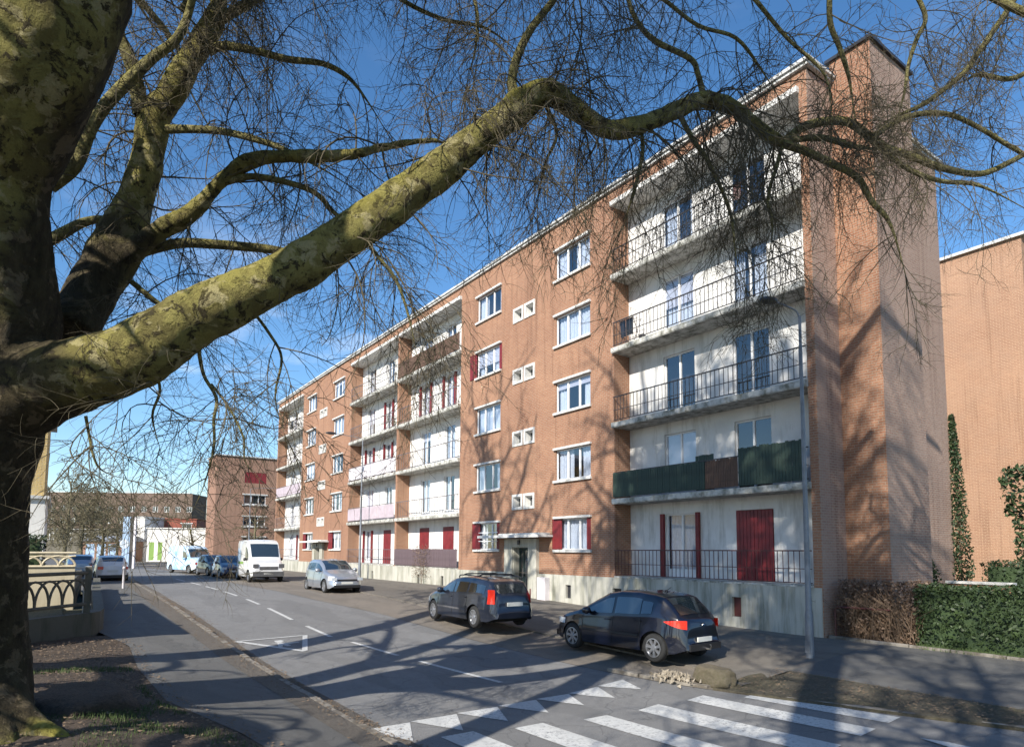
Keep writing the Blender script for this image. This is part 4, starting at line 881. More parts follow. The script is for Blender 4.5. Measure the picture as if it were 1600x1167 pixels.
# leaf litter and grass near the tree
mb = MB()
for i in range(5200):
    x = rng.uniform(-1, 12); y = rng.uniform(-19, ple(x) + .25); z = zg(x, y) + .10 + .05 * max(0, noise.noise(Vector((x * .9, y * .9, 0)))); a = rng.uniform(0, 6.28); r = rng.uniform(.015, .04)
    mb.add([(x + r * math.cos(a), y + r * math.sin(a), z + rng.uniform(0, .015)), (x - r * .5 * math.sin(a), y + r * .5 * math.cos(a), z + .01), (x - r * math.cos(a), y - r * math.sin(a), z + rng.uniform(0, .015)), (x + r * .5 * math.sin(a), y - r * .5 * math.cos(a), z)], [(0, 1, 2, 3)])
for i in range(2600):
    x = rng.uniform(-12, 12); y = kl(x) + abs(rng.gauss(0, .16)) * rng.choice((1, 1, -1.6)) + .02; z = zg(x, y) + (.015 if y > kl(x) else .115); a = rng.uniform(0, 6.28); r = rng.uniform(.012, .035)
    mb.add([(x + r * math.cos(a), y + r * math.sin(a), z + .01), (x - r * .5 * math.sin(a), y + r * .5 * math.cos(a), z), (x - r * math.cos(a), y - r * math.sin(a), z + .012), (x + r * .5 * math.sin(a), y - r * .5 * math.cos(a), z)], [(0, 1, 2, 3)])
for i in range(900):
    x = rng.uniform(9, 14); y = rng.uniform(krr(x), -4); z = zg(x, y) + .09; a = rng.uniform(0, 6.28); r = rng.uniform(.015, .035)
    mb.add([(x + r * math.cos(a), y + r * math.sin(a), z + .01), (x - r * .5 * math.sin(a), y + r * .5 * math.cos(a), z), (x - r * math.cos(a), y - r * math.sin(a), z + .01), (x + r * .5 * math.sin(a), y - r * .5 * math.cos(a), z)], [(0, 1, 2, 3)])
o = mb.build('leaf_litter', MAT['leaf_litter'], fix=False); o['kind'] = 'stuff'; o['label'] = 'dry leaves scattered over the bare soil'
mb = MB(); cnt = 0
for i in range(30000):
    x = rng.uniform(3, 9.5); y = rng.uniform(-19, ple(x) - .1); n_ = noise.noise(Vector((x * 1.1, y * 1.1, 4)))
    if n_ < .06 + .3 * sm((6.6 - x) / 2.5) + rng.uniform(-.12, .12): continue
    z = zg(x, y) + .07; h = rng.uniform(.03, .09); a = rng.uniform(0, 6.28); dx, dy = math.cos(a) * .006, math.sin(a) * .006; lx, ly = rng.uniform(-.03, .03), rng.uniform(-.03, .03)
    mb.add([(x - dx, y - dy, z), (x + dx, y + dy, z), (x + lx, y + ly, z + h)], [(0, 1, 2)]); cnt += 1
for i in range(5000):
    x = rng.uniform(9.9, 16); y = .12 + rng.gauss(0, .08); z = zg(x, y) + .05; h = rng.uniform(.04, .13); a = rng.uniform(0, 6.28); dx, dy = math.cos(a) * .006, math.sin(a) * .006
    mb.add([(x - dx, y - dy, z), (x + dx, y + dy, z), (x + rng.uniform(-.04, .04), y + rng.uniform(-.04, .04), z + h)], [(0, 1, 2)])
o = mb.build('grass', MAT['grass'], fix=False); o['kind'] = 'stuff'; o['label'] = 'thin green grass on the soil and along the hedge foot'

# ------------------------------------------------------------------ trees
LV = {}
def tubes_to(mb, pts, rad, k): mb.tube(pts, rad, k, cap=False)
def grow(R, p, d, L, r, lvl, store, droop=.10, wig=.28, dens=(0, 7, 6, 4), seglen=.16, lift=0, hang=0):
    n = max(5, int(L / seglen)); step = L / n; pts = [p]; rad = [r]; wv = R.randn(3) * wig; curl = R.randn(3) * (1.5, 1.0, .6, .10)[min(lvl, 3)]; d = d / np.linalg.norm(d)
    for i in range(n):
        wv = wv * .6 + R.randn(3) * wig * .8; d = d + wv * .24 + np.cross(curl, d) * step; d[2] += (-(droop + hang * (1.0, .8, .25, 0)[min(lvl, 3)]) * step * 3.2 if i < n * .8 else lift * step * 3)
        d = d / np.linalg.norm(d); pts.append(pts[-1] + d * step); rad.append(r * (1 - .72 * (i + 1) / n))
    store.setdefault(lvl, []).append((pts, rad))
    if lvl > 0:
        m = max(2, int(dens[lvl] * L * (.75 + .5 * R.rand())))
        for j in range(m):
            f = .12 + .88 * (j + R.rand()) / m; q = min(n - 1, int(f * n)); dd = pts[q + 1] - pts[q]; dd /= np.linalg.norm(dd)
            a = R.randn(3); a -= dd * (a @ dd); a /= np.linalg.norm(a) + 1e-6; ang = math.radians(R.uniform(30, 70))
            nd_ = dd * math.cos(ang) + a * math.sin(ang); nl = L * R.uniform(.34, .68) * (1.15 - .5 * f)
            grow(R, pts[q], nd_, max(nl, .25), max(rad[q] * R.uniform(.55, .75), (.0032, .0046, .007, .01)[lvl - 1]), lvl - 1, store, droop, wig * 1.1, dens, seglen * .8, lift, hang)
def flush(store, t, m_big, m_tw, kbig=7, tw_levels=(0, 1), split=3):
    for lvl in sorted(store, reverse=True):
        if lvl in tw_levels: continue
        for pts, rad in store[lvl]: MB().tube(pts, rad, kbig, cap=False).build('branch', m_big, t, smooth=True, fix=False)
    for nm, lv in (('twigs', tw_levels),):
        mb = MB()
        for l in lv:
            for pts, rad in store.get(l, []): mb.tube(pts, rad, 3 if l == 0 else 4, cap=False)
        mb.build(nm, m_tw, t, smooth=True, fix=False, stuff=True)
def smooth_path(pts, rad, sub=5):
    pts = np.array(pts, float); rad = np.array(rad, float); n = len(pts); P_, R_ = [], []
    for i in range(n - 1):
        p0 = pts[max(i - 1, 0)]; p1 = pts[i]; p2 = pts[i + 1]; p3 = pts[min(i + 2, n - 1)]
        for k in range(sub):
            f = k / sub; P_.append(.5 * ((2 * p1) + (-p0 + p2) * f + (2 * p0 - 5 * p1 + 4 * p2 - p3) * f * f + (-p0 + 3 * p1 - 3 * p2 + p3) * f ** 3)); R_.append(rad[i] * (1 - f) + rad[i + 1] * f)
    P_.append(pts[-1]); R_.append(rad[-1]); return np.array(P_), np.array(R_)
def trace(l):                                     # (px, py, depth, radius px) -> world path
    pts = [P3(x, y, Z) for x, y, Z, r in l]; rad = [r * Z / F_PX for x, y, Z, r in l]; return smooth_path(pts, rad)
def heavy(paths, t, name, mat, voxel=.04, amp=.045):
    mb = MB()
    for pts, rad in paths: mb.tube(pts, np.array(rad) * .87, 20)
    me = mb.mesh(name, mat, True, WL[t.name]); tmp = bpy.data.objects.new('tmp', me); COL.objects.link(tmp)
    md = tmp.modifiers.new('r', 'REMESH'); md.mode = 'VOXEL'; md.voxel_size = voxel
    md2 = tmp.modifiers.new('s', 'SMOOTH'); md2.iterations = 6; md2.factor = .6
    dg = bpy.context.evaluated_depsgraph_get(); me2 = bpy.data.meshes.new_from_object(tmp.evaluated_get(dg)); bpy.data.objects.remove(tmp)
    n = len(me2.vertices); co = np.empty(n * 3); me2.vertices.foreach_get('co', co); no = np.empty(n * 3); me2.vertex_normals.foreach_get('vector', no); co = co.reshape(-1, 3); no = no.reshape(-1, 3)
    for i in range(n):
        v = Vector(co[i]); h = noise.noise(v * 1.3) * amp + noise.noise(v * 3.7) * amp * .45 + abs(noise.noise(v * 7.5)) * amp * .28 + noise.noise(v * 16) * amp * .10; co[i] += no[i] * h
    me2.vertices.foreach_set('co', co.ravel()); me2.polygons.foreach_set('use_smooth', [True] * len(me2.polygons)); me2.materials.clear(); me2.materials.append(mat); me2.update()
    o = bpy.data.objects.new(name, me2); COL.objects.link(o); o.parent = t; WL[o.name] = WL[t.name]; return o

PT = thing('plane_tree', 'huge old plane tree with mottled trunk at the left and one long limb reaching right', 'tree', (6.76, -17.3, .6))
ZT_ = 7.7
trunk = [(-32, 1215, 8.1, 84), (-32, 1120, 8.0, 80), (-32, 1000, 7.9, 76), (-36, 850, 7.8, 73), (-32, 750, 7.75, 74), (-15, 660, 7.7, 84), (0, 590, 7.7, 92), (0, 500, 7.6, 92), (-10, 400, 7.4, 90), (-18, 280, 7.2, 94), (10, 180, 7.0, 105), (55, 80, 6.8, 112), (95, -40, 6.6, 112), (140, -220, 6.5, 100), (170, -400, 6.6, 85)]
limb = [(-10, 640, 7.7, 80), (40, 610, 7.65, 78), (100, 590, 7.55, 68), (200, 561, 7.5, 56), (300, 500, 7.5, 49), (400, 452, 7.6, 43), (500, 395, 7.75, 38), (600, 330, 7.9, 35), (700, 255, 8.05, 30), (760, 208, 8.15, 27), (815, 165, 8.25, 27), (835, 150, 8.3, 22), (865, 148, 8.35, 20), (905, 175, 8.45, 19), (950, 202, 8.6, 19), (1010, 192, 8.8, 17), (1060, 170, 9.0, 15), (1100, 155, 9.1, 14), (1150, 172, 9.3, 13), (1195, 208, 9.5, 12), (1222, 225, 9.6, 10)]
limb2 = [(110, 520, 8.3, 42), (140, 462, 8.7, 44), (178, 400, 9.0, 42), (210, 320, 9.2, 30), (230, 250, 9.3, 27), (240, 185, 9.4, 27), (262, 155, 9.4, 22), (291, 103, 9.5, 21), (319, 60, 9.6, 22), (340, 15, 9.7, 16), (350, -60, 9.8, 14), (370, -200, 9.9, 10)]
limb3 = [(150, 440, 8.9, 22), (200, 400, 8.9, 22), (245, 365, 8.9, 18), (300, 332, 8.8, 15), (345, 285, 8.7, 14), (390, 252, 8.6, 13), (450, 245, 8.6, 12), (540, 243, 8.6, 10), (610, 228, 8.7, 9), (672, 220, 8.8, 6), (730, 228, 8.9, 4), (790, 205, 9.0, 2.5)]
roots = [[(-20, 1050, 7.9, 60), (10, 1110, 7.7, 40), (55, 1140, 7.5, 24), (95, 1152, 7.35, 16), (135, 1180, 7.2, 8)], [(-30, 1060, 7.9, 60), (-10, 1150, 7.3, 40), (20, 1210, 6.9, 22)], [(-50, 1060, 8.1, 60), (30, 1110, 8.4, 25), (70, 1115, 8.8, 10)]]
P_tr, P_l1, P_l2, P_l3 = trace(trunk), trace(limb), trace(limb2), trace(limb3)
o = heavy([P_tr, P_l1, P_l2, P_l3] + [trace(r) for r in roots], PT, 'trunk', MAT['bark'])
MED = [  # medium branches: px, py, depth, radius px
 [(805, 150, 8.25, 10), (800, 128, 8.25, 9), (808, 90, 8.2, 8), (830, 45, 8.2, 7), (865, 0, 8.1, 6), (900, -60, 8.0, 5)],
 [(1100, 155, 9.1, 6), (1090, 115, 9.0, 5), (1078, 92, 9.0, 5), (1023, 64, 8.9, 5), (995, 33, 8.8, 4.5), (980, -5, 8.7, 4), (960, -70, 8.6, 4)],
 [(1222, 225, 9.6, 8), (1262, 196, 9.7, 8), (1320, 190, 9.9, 7.5), (1360, 215, 10.0, 7.5), (1385, 232, 10.1, 7), (1420, 243, 10.2, 6.5), (1470, 262, 10.4, 6), (1530, 272, 10.6, 5.5), (1575, 255, 10.8, 5), (1620, 230, 11, 4)],
 [(1225, 222, 9.6, 6), (1280, 215, 9.7, 5.5), (1330, 228, 9.8, 5), (1375, 234, 9.9, 5)],
 [(1225, 225, 9.6, 8), (1262, 238, 9.6, 7), (1300, 256, 9.6, 6.5), (1340, 278, 9.6, 6), (1362, 315, 9.6, 5), (1385, 340, 9.6, 4.5), (1400, 375, 9.6, 4), (1415, 430, 9.6, 3)],
 [(1365, 215, 10, 5), (1400, 190, 10, 5), (1440, 178, 10.1, 5), (1485, 180, 10.2, 4.5), (1530, 200, 10.3, 4), (1580, 230, 10.4, 4), (1640, 262, 10.5, 3)],
 [(1380, 235, 10, 5), (1420, 265, 10.1, 4.5), (1470, 283, 10.3, 4), (1530, 290, 10.4, 4), (1600, 325, 10.6, 3)],
 [(1297, -30, 9.4, 5), (1297, 34, 9.5, 5), (1312, 75, 9.6, 4.5), (1326, 120, 9.7, 4), (1336, 185, 9.8, 4)],
 [(1425, -20, 9.8, 4), (1446, 27, 9.9, 4), (1432, 62, 10, 4), (1420, 100, 10, 3.5), (1412, 150, 10, 3), (1398, 195, 10, 3)],
 [(1600, -30, 10.5, 6), (1576, 14, 10.4, 5), (1531, 79, 10.3, 5), (1505, 115, 10.2, 5), (1446, 161, 10.1, 4.5), (1394, 185, 10, 4), (1363, 210, 10, 4)],
 [(1640, 90, 10.7, 5), (1583, 123, 10.5, 4.5), (1531, 117, 10.4, 4), (1507, 127, 10.3, 3.5)],
 [(1640, 35, 9.6, 8), (1590, 15, 9.6, 7), (1548, -5, 9.6, 6), (1500, -30, 9.6, 5)],
 [(1062, 180, 9.0, 5), (1085, 222, 9.0, 4.5), (1102, 245, 9.0, 4), (1122, 285, 9.0, 3.5), (1142, 335, 9.0, 3), (1150, 400, 9.1, 2.5), (1165, 450, 9.1, 1.5)],
 [(1222, 228, 9.6, 4), (1213, 262, 9.5, 3.5), (1200, 310, 9.4, 3), (1207, 360, 9.4, 2.5), (1195, 440, 9.4, 1.5)],
 [(222, 180, 9.3, 15), (212, 125, 9.2, 13), (200, 85, 9.1, 12), (185, 50, 9.0, 11), (195, 5, 8.9, 9), (215, -60, 8.8, 8)],
 [(78, 292, 8.3, 12), (118, 258, 8.3, 12), (140, 205, 8.3, 11), (165, 165, 8.35, 11), (200, 128, 8.4, 11), (240, 90, 8.4, 9), (272, 66, 8.4, 8), (290, 35, 8.4, 7), (303, -10, 8.4, 6)],
 [(330, 40, 9.6, 10), (363, 20, 9.5, 9), (405, -5, 9.4, 8), (460, -40, 9.3, 6)],
 [(325, 82, 9.5, 8), (350, 72, 9.5, 7.5), (400, 80, 9.4, 6.5), (450, 93, 9.4, 6), (505, 100, 9.3, 5), (545, 122, 9.3, 4.5), (575, 160, 9.3, 4), (600, 200, 9.3, 3)],
 [(262, 202, 9.3, 8), (300, 202, 9.2, 7), (345, 205, 9.2, 6.5), (392, 216, 9.1, 6), (440, 232, 9.1, 5), (500, 262, 9.1, 4), (560, 300, 9.1, 3)],
 [(225, 392, 9.2, 10), (280, 380, 9.3, 9), (340, 382, 9.5, 8.5), (410, 388, 9.7, 8), (480, 395, 9.9, 6), (560, 380, 10.1, 4)],
 [(60, 385, 8.9, 11), (95, 366, 9.0, 10), (130, 348, 9.0, 8), (168, 342, 9.0, 6), (210, 350, 9.1, 4)],
 [(352, 284, 8.68, 7), (392, 276, 8.65, 6), (440, 283, 8.7, 5.5), (490, 300, 8.8, 5), (520, 330, 8.9, 4), (560, 370, 8.9, 4), (600, 410, 9.0, 3), (640, 470, 9.0, 2)],
 [(205, 440, 9.0, 5), (235, 465, 9.1, 5), (270, 492, 9.2, 4), (310, 530, 9.3, 3)],
 [(285, 18, 9.4, 7), (300, -5, 9.4, 7), (330, -40, 9.4, 6)],
 [(310, 540, 7.6, 3.5), (318, 585, 7.7, 3.2), (338, 622, 7.8, 3), (334, 656, 7.8, 2.8), (334, 700, 7.8, 2.4), (319, 757, 7.8, 2), (300, 800, 7.8, 1.4)],
 [(330, 600, 7.8, 2.4), (356, 634, 7.8, 2.2), (380, 682, 7.8, 2), (383, 720, 7.8, 1.6), (405, 750, 7.8, 1)],
 [(134, 650, 7.6, 3), (138, 672, 7.6, 2.6), (146, 712, 7.6, 2.2), (160, 735, 7.7, 1.8), (200, 750, 7.8, 1)],
 [(560, 360, 7.8, 4), (590, 400, 7.9, 3.5), (620, 440, 8, 3), (640, 500, 8.1, 2.4), (652, 560, 8.2, 1.6)],
 [(1000, 190, 8.8, 4), (1004, 240, 8.8, 3.4), (990, 300, 8.8, 2.8), (975, 350, 8.8, 2)],
 [(965, -40, 8.6, 4), (1030, -5, 8.8, 3.6), (1090, 40, 9, 3.4), (1150, 60, 9.2, 3.2), (1190, 110, 9.4, 3), (1215, 150, 9.5, 2.4)],
 [(560, -60, 9, 6), (620, -5, 9.1, 4), (690, 30, 9.2, 3.5), (760, 45, 9.3, 3), (820, 90, 9.4, 2.4)],
 [(700, -80, 8.5, 5), (740, -5, 8.6, 3.6), (745, 60, 8.7, 3), (730, 130, 8.8, 2)],
 [(1130, -60, 8.9, 5), (1180, 0, 9, 4), (1230, 60, 9.1, 3.4), (1290, 120, 9.2, 2.6), (1300, 200, 9.2, 1.8)],
 [(390, 480, 7.7, 3), (420, 520, 7.8, 2.8), (440, 560, 7.9, 2.4), (430, 620, 8, 2), (445, 680, 8.1, 1.2)],
 [(240, 570, 7.6, 3), (250, 610, 7.6, 2.6), (238, 650, 7.7, 2.2), (250, 700, 7.8, 1.6)],
 [(850, 160, 8.4, 4), (870, 210, 8.5, 3), (850, 260, 8.6, 2.4), (840, 320, 8.7, 1.6)],
]
med_w = []; HANG = [i for i, m in enumerate(MED) if m[-1][1] > 620 and m[-1][0] < 460]
for m in MED:
    p_, r_ = trace(m); r_ = r_ * .86
    if -10 < m[-1][0] < 1610 and m[-1][1] > -10: r_ = r_ * np.clip((1 - np.linspace(0, 1, len(r_))) * 3.0, .28, 1)
    med_w.append((p_, r_))
for p_, r_ in med_w: MB().tube(p_, r_, 9, cap=False).build('branch', MAT['bark_small'], PT, smooth=True, fix=False)
R = np.random.RandomState(4); store = {}; TW = 2.15
def seeds_on(path, n, Lr, rr, lvl, store, t0=.1, updown=0, droop=.1, dens=(0, 7, 5.5, 3.5), R=R, spread=1.0):
    P_, Q_ = path; m = len(P_); n = max(1, int(n * TW))
    for i in range(n):
        q = int((t0 + (1 - t0) * R.rand()) * (m - 2)); dd = P_[q + 1] - P_[q]; dd = dd / np.linalg.norm(dd)
        a = R.randn(3) * spread; a[2] += updown; a -= dd * (a @ dd) * .7; a /= np.linalg.norm(a) + 1e-6; nd_ = dd * R.uniform(-.1, .7) + a
        grow(R, P_[q], nd_, R.uniform(*Lr), min(R.uniform(*rr), Q_[q] * .8), lvl, store, droop, dens=dens, lift=.08, hang=.38)
seeds_on(P_l1, 26, (1.0, 2.0), (.009, .016), 2, store, .4, -.1, .2)
seeds_on(P_l1, 19, (1.2, 2.2), (.008, .014), 2, store, .3, -1.2, .2)
seeds_on(P_l2, 16, (1.2, 2.2), (.010, .02), 2, store, .3, .1)
seeds_on(P_l3, 12, (1.0, 2.0), (.009, .016), 2, store, .2, .0, .15)
for im_, p_ in enumerate(med_w): seeds_on(p_, 3.6 if im_ in HANG else 6, (.9, 1.9), (.006, .011), 2, store, .15, -.1, .2)
for i in (12, 13): seeds_on(med_w[i], 6, (.7, 1.2), (.005, .008), 2, store, .3, -1.2, .3)
# limbs above the picture: their outer twigs hang into view and their shadows fall on the street
HI = [[(160, -260, 6.6, 60), (330, -330, 7.0, 40), (560, -300, 7.6, 28), (800, -260, 8.2, 20), (1050, -240, 8.8, 14), (1300, -200, 9.5, 8)],
      [(165, -300, 6.6, 60), (420, -480, 7.5, 40), (760, -520, 8.5, 25), (1150, -480, 9.5, 15), (1500, -380, 10.5, 8)],
      [(345, -50, 9.8, 14), (450, -160, 10, 12), (620, -220, 10.2, 9), (800, -180, 10.4, 6), (960, -120, 10.6, 4)],
      [(560, -300, 7.6, 20), (640, -180, 7.9, 12), (720, -110, 8.2, 9), (860, -80, 8.4, 6), (1000, -90, 8.6, 4)]]
hi_w = [trace(h) for h in HI]
for p_, r_ in hi_w: MB().tube(p_, r_, 10, cap=False).build('limb', MAT['bark'], PT, smooth=True, fix=False)
for p_ in hi_w: seeds_on(p_, 9, (1.4, 2.8), (.010, .018), 2, store, .2, -.4, .2)
for m_, (p_, r_) in zip(MED, med_w):
    if m_[-1][1] > -10:
        for q_ in range(1 if m_[-1][1] > 690 else 3): grow(R, p_[-1], (p_[-1] - p_[-3]) / np.linalg.norm(p_[-1] - p_[-3]) + R.randn(3) * .25, R.uniform(.9, 1.6) * (.45 if m_[-1][1] > 690 else 1), max(r_[-1], .007), 2, store, .15, dens=(0, 7, 5.5, 3.5), lift=.05, hang=.3)
top_ = P_tr[0][-1]; crown = [top_ + np.array([0, 0, -.3]), top_ + np.array([-.2, -.4, 2.5]), top_ + np.array([-.6, -.6, 5.5]), top_ + np.array([-.5, -1.0, 9]), top_ + np.array([-.9, -1.2, 12.5])]
cp_ = smooth_path(crown, [.42, .34, .26, .17, .06]); MB().tube(cp_[0], cp_[1], 10, cap=False).build('limb', MAT['bark'], PT, smooth=True, fix=False)
Rc = np.random.RandomState(77)
for i in range(40):
    q_ = int(Rc.uniform(.1, .95) * (len(cp_[0]) - 2)); a_ = i * 2.4; grow(Rc, cp_[0][q_], np.array([math.cos(a_) * .8, math.sin(a_) * .8, .55]), Rc.uniform(2.6, 5.0), cp_[1][q_] * .45 + .025, 3, store, 0.02, dens=(0, 2.2, 2.2, 1.9), seglen=.4)
BR2 = [b for b in store.get(2, [])]; store[2] = sorted(BR2, key=lambda b: -b[1][0])[:200]; rest = sorted(BR2, key=lambda b: -b[1][0])[200:]
store[1] = store.get(1, []) + rest
flush(store, PT, MAT['bark_small'], MAT['twig'], 5)

# a second plane tree behind the camera: throws the trunk shadow over the crossing and up the pier
def free_tree(name, label, base, H, r0, seed, forks, mat_b='bark', mat_t='twig', lv=3, dens=(0, 6, 3.6, 1.7), spread=.6, kbig=7, trunkf=.35, rmin=.0028, cat='tree', group=None, Lf=.42, droop=.07, detail=True, maxb=200, az=None, brf=.55, extra=()):
    t = thing(name, label, cat, base, group=group); R_ = np.random.RandomState(seed); b = np.array(base, float); pts = [b - np.array([0, 0, .2])]; d = np.array([0, 0, 1.]); n = 9
    for i in range(n): d = d + R_.randn(3) * np.array([.05, .05, 0]); d /= np.linalg.norm(d); pts.append(pts[-1] + d * H * .72 / n)
    rad = [r0 * (1.25 if i == 0 else 1 - .72 * i / n) for i in range(n + 1)]; sp, srad = smooth_path(pts, rad, 4)
    MB().tube(sp, srad, 14 if detail else 8).build('trunk', MAT[mat_b], t, smooth=True); st_ = {}
    for i in range(forks):
        f = trunkf + (1 - trunkf) * (i + .5 * R_.rand()) / forks; q = min(len(sp) - 2, int(f * (len(sp) - 1))); a = (i * 2.4 + R_.rand()) % 6.283; a = a if az is None else az[0] + (az[1] - az[0]) * a / 6.283; up_ = .55 + .6 * f
        dd = np.array([math.cos(a) * spread, math.sin(a) * spread, up_]); grow(R_, sp[q], dd, H * Lf * (1.15 - .5 * f), srad[q] * brf, lv, st_, droop, wig=.2, dens=dens, seglen=H * .03, lift=.05)
    for f_, d_, L_, r_ in extra: grow(R_, sp[int(f_ * (len(sp) - 1))], np.array(d_, float), L_, r_, 3, st_, 0., wig=.12, dens=dens, seglen=.8)
    big = [b_ for l in st_ if l >= 2 for b_ in st_[l]]; big.sort(key=lambda b_: -b_[1][0]); keep, rest_ = big[:maxb], big[maxb:]
    for p_, r_ in keep: MB().tube(p_, r_, kbig, cap=False).build('branch', MAT[mat_b], t, smooth=True, fix=False)
    mb = MB()
    for l in (0, 1):
        for p_, r_ in st_.get(l, []): mb.tube(p_, np.maximum(r_, rmin), 3, cap=False)
    for p_, r_ in rest_: mb.tube(p_, np.maximum(r_, rmin), 4, cap=False)
    mb.build('twigs', MAT[mat_t], t, smooth=True, fix=False, stuff=True); return t
free_tree('plane_tree', 'tall plane tree just behind the viewpoint, seen only by its hanging twigs', (17.7, -20.0, .6), 34, .52, 21, 19, lv=3, dens=(0, 2.6, 2.6, 1.7), spread=.62, trunkf=.55, Lf=.21, maxb=120, az=(-3.4, .3), droop=.0, brf=.62, extra=[(.16, (.62, -.3, .9), 12, .2)])
free_tree('plane_tree', 'leafless plane tree to the left of the viewpoint, whose shadow falls over the ramp triangles', (12.2, -19.3, .6), 30, .45, 91, 22, lv=3, dens=(0, 3.0, 2.6, 1.8), spread=.55, trunkf=.62, Lf=.2, maxb=90, az=(-3.1, -.04), droop=-.02, brf=.62)
free_tree('plane_tree', 'leafless plane tree added out of view to the left to shade the big trunk', (8.4, -21.9, .6), 19, .62, 33, 8, lv=3, dens=(0, 2.4, 1.6, .9), spread=.6, trunkf=.25, Lf=.34, maxb=60)  # unseen tree added in line with the sun to darken the trunk
free_tree('plane_tree', 'leafless plane tree beyond the left edge, whose shadow crosses the road', (4.4, -20.6, .6), 32, .5, 57, 18, lv=3, dens=(0, 2.6, 1.8, 1.3), spread=.5, trunkf=.5, Lf=.22, maxb=60)
# background trees
def bt(px, Z): p = pxg(px, Z); return (p[0], p[1], zg(p[0], p[1]) - .05)
TRK = dict(mat_b='twig_far', mat_t='twig_far', lv=3, dens=(0, 4.2, 2.8, 1.9), detail=False, kbig=4, rmin=.022, maxb=40, Lf=.42, trunkf=.3, spread=.7)
free_tree('bare_tree', 'bare greenish street tree nearest the yellow house', bt(100, 62), 12, .2, 41, 12, group=None, **TRK)
free_tree('bare_tree', 'spreading bare tree above the far white car', bt(160, 78), 10, .22, 42, 12, **TRK)
free_tree('bare_tree', 'bare brownish tree in front of the far housing slab', bt(205, 105), 10, .22, 43, 9, **TRK)
free_tree('bare_tree', 'bare grey tree just left of the blue sign column', bt(182, 84), 9, .2, 47, 11, **TRK)
free_tree('bare_tree', 'wide bare tree behind the cream balustrade', bt(128, 72), 11, .22, 48, 12, **TRK)
free_tree('bare_tree', 'small bare tree in front of the right end of the far slab', bt(262, 112), 10, .2, 49, 11, **TRK)
free_tree('bare_tree', 'dense brown leafless tree between the two brick buildings', bt(398, 74), 9.5, .2, 44, 12, **{**TRK, 'mat_t': 'twig_brown', 'dens': (0, 4.4, 2.8, 1.8)})
free_tree('pruned_tree', 'small knobbly pruned street tree by the pale blue van', bt(303, 70), 6, .22, 45, 6, **{**TRK, 'Lf': .35, 'mat_b': 'bark'})
# bare shrub and evergreen by the rear wall
free_tree('bare_shrub', 'reddish bare shrub in front of the rear brick wall', (13.2, 9.5, .5), 7.2, .07, 46, 12, mat_b='twig_brown', mat_t='twig_brown', lv=3, dens=(0, 4, 2.6, 1.6), spread=.9, detail=False, kbig=4, rmin=.004, maxb=60, Lf=.42, trunkf=.15)
p = P3(1592, 790, 20.5)
leafmass('evergreen_shrub', 'dark evergreen shrub hanging in at the right edge of the frame', 'shrub', [((p[0] - .35, p[1] - .3, p[2] - .3), (p[0] + 1.6, p[1] + .6, p[2] + 1.2)), ((p[0] - .1, p[1] - .2, .5), (p[0] + 1.5, p[1] + .5, p[2] - .4))], 2600, MAT['holly'], .09, seed=12, core=False)

# ------------------------------------------------------------------ street lamps
def lamp(label, s, w_, h, r0, head, arm_dir, arm_len, group=None):
    z = zg(s, w_); t = thing('street_lamp', label, 'street lamp', (s, w_, z)); k = 10
    MB().lathe([(r0 * 1.15, 0), (r0 * 1.1, 1.0), (r0 * .85, 1.1), (r0 * .68, h * .45), (r0 * .42, h * .98), (r0 * .38, h)], 14, (s, w_, z)).build('pole', MAT['steel'], t, smooth=True)
    MB().box((s - .06, w_ - r0 * 1.15 - .006, z + .6 * 0 + .15), (s + .06, w_ - r0, z + .42)).build('access_door', MAT['steel'], t)
    d = np.array(arm_dir, float); d /= np.linalg.norm(d); e = np.array([s, w_, z + h]); pts = [e + np.array([0, 0, -.1]), e + np.array([0, 0, .1]) + d[:3] * .08, e + d * arm_len * .5 + np.array([0, 0, .2]), e + d * arm_len + np.array([0, 0, .28])]
    MB().tube(smooth_path(pts, [.03] * 4, 4)[0], .02, 6).build('arm', MAT['steel'], t, smooth=True)
    c = pts[-1]; hd = MB(); rows = []
    for i in range(9):
        f = i / 8; x = c + d * (head * f - .05); wd = .14 * math.sin(math.pi * (.12 + .85 * f)) ** .6; ht = .09 * math.sin(math.pi * (.15 + .8 * f)) ** .5; nrm = np.array([-d[1], d[0], 0]); rows.append([x + nrm * wd * math.cos(a) + np.array([0, 0, ht * math.sin(a)]) for a in np.linspace(0, 2 * math.pi, 11)[:-1]])
    hd.grid(rows, close=True); hd.add(rows[0] + rows[-1], [tuple(range(10)), tuple(range(19, 9, -1))]); hd.build('lamp_head', MAT['lampdark'], t, smooth=True)
    return t
lamp('grey tapered street lamp standing on the pavement before the right end balconies', 8.86, -2.61, 7.9, .078, .42, (-.35, -1, 0), .7)
lamp('tall grey street lamp behind the silver hatchback', -22.2, -.75, 8.9, .085, .6, (-.15, -1, 0), 1.8)
pz = pxg(388, 62); lamp('slender street lamp beyond the white delivery van', pz[0], pz[1], 7.6, .07, .6, (.25, 1, 0), 2.6)
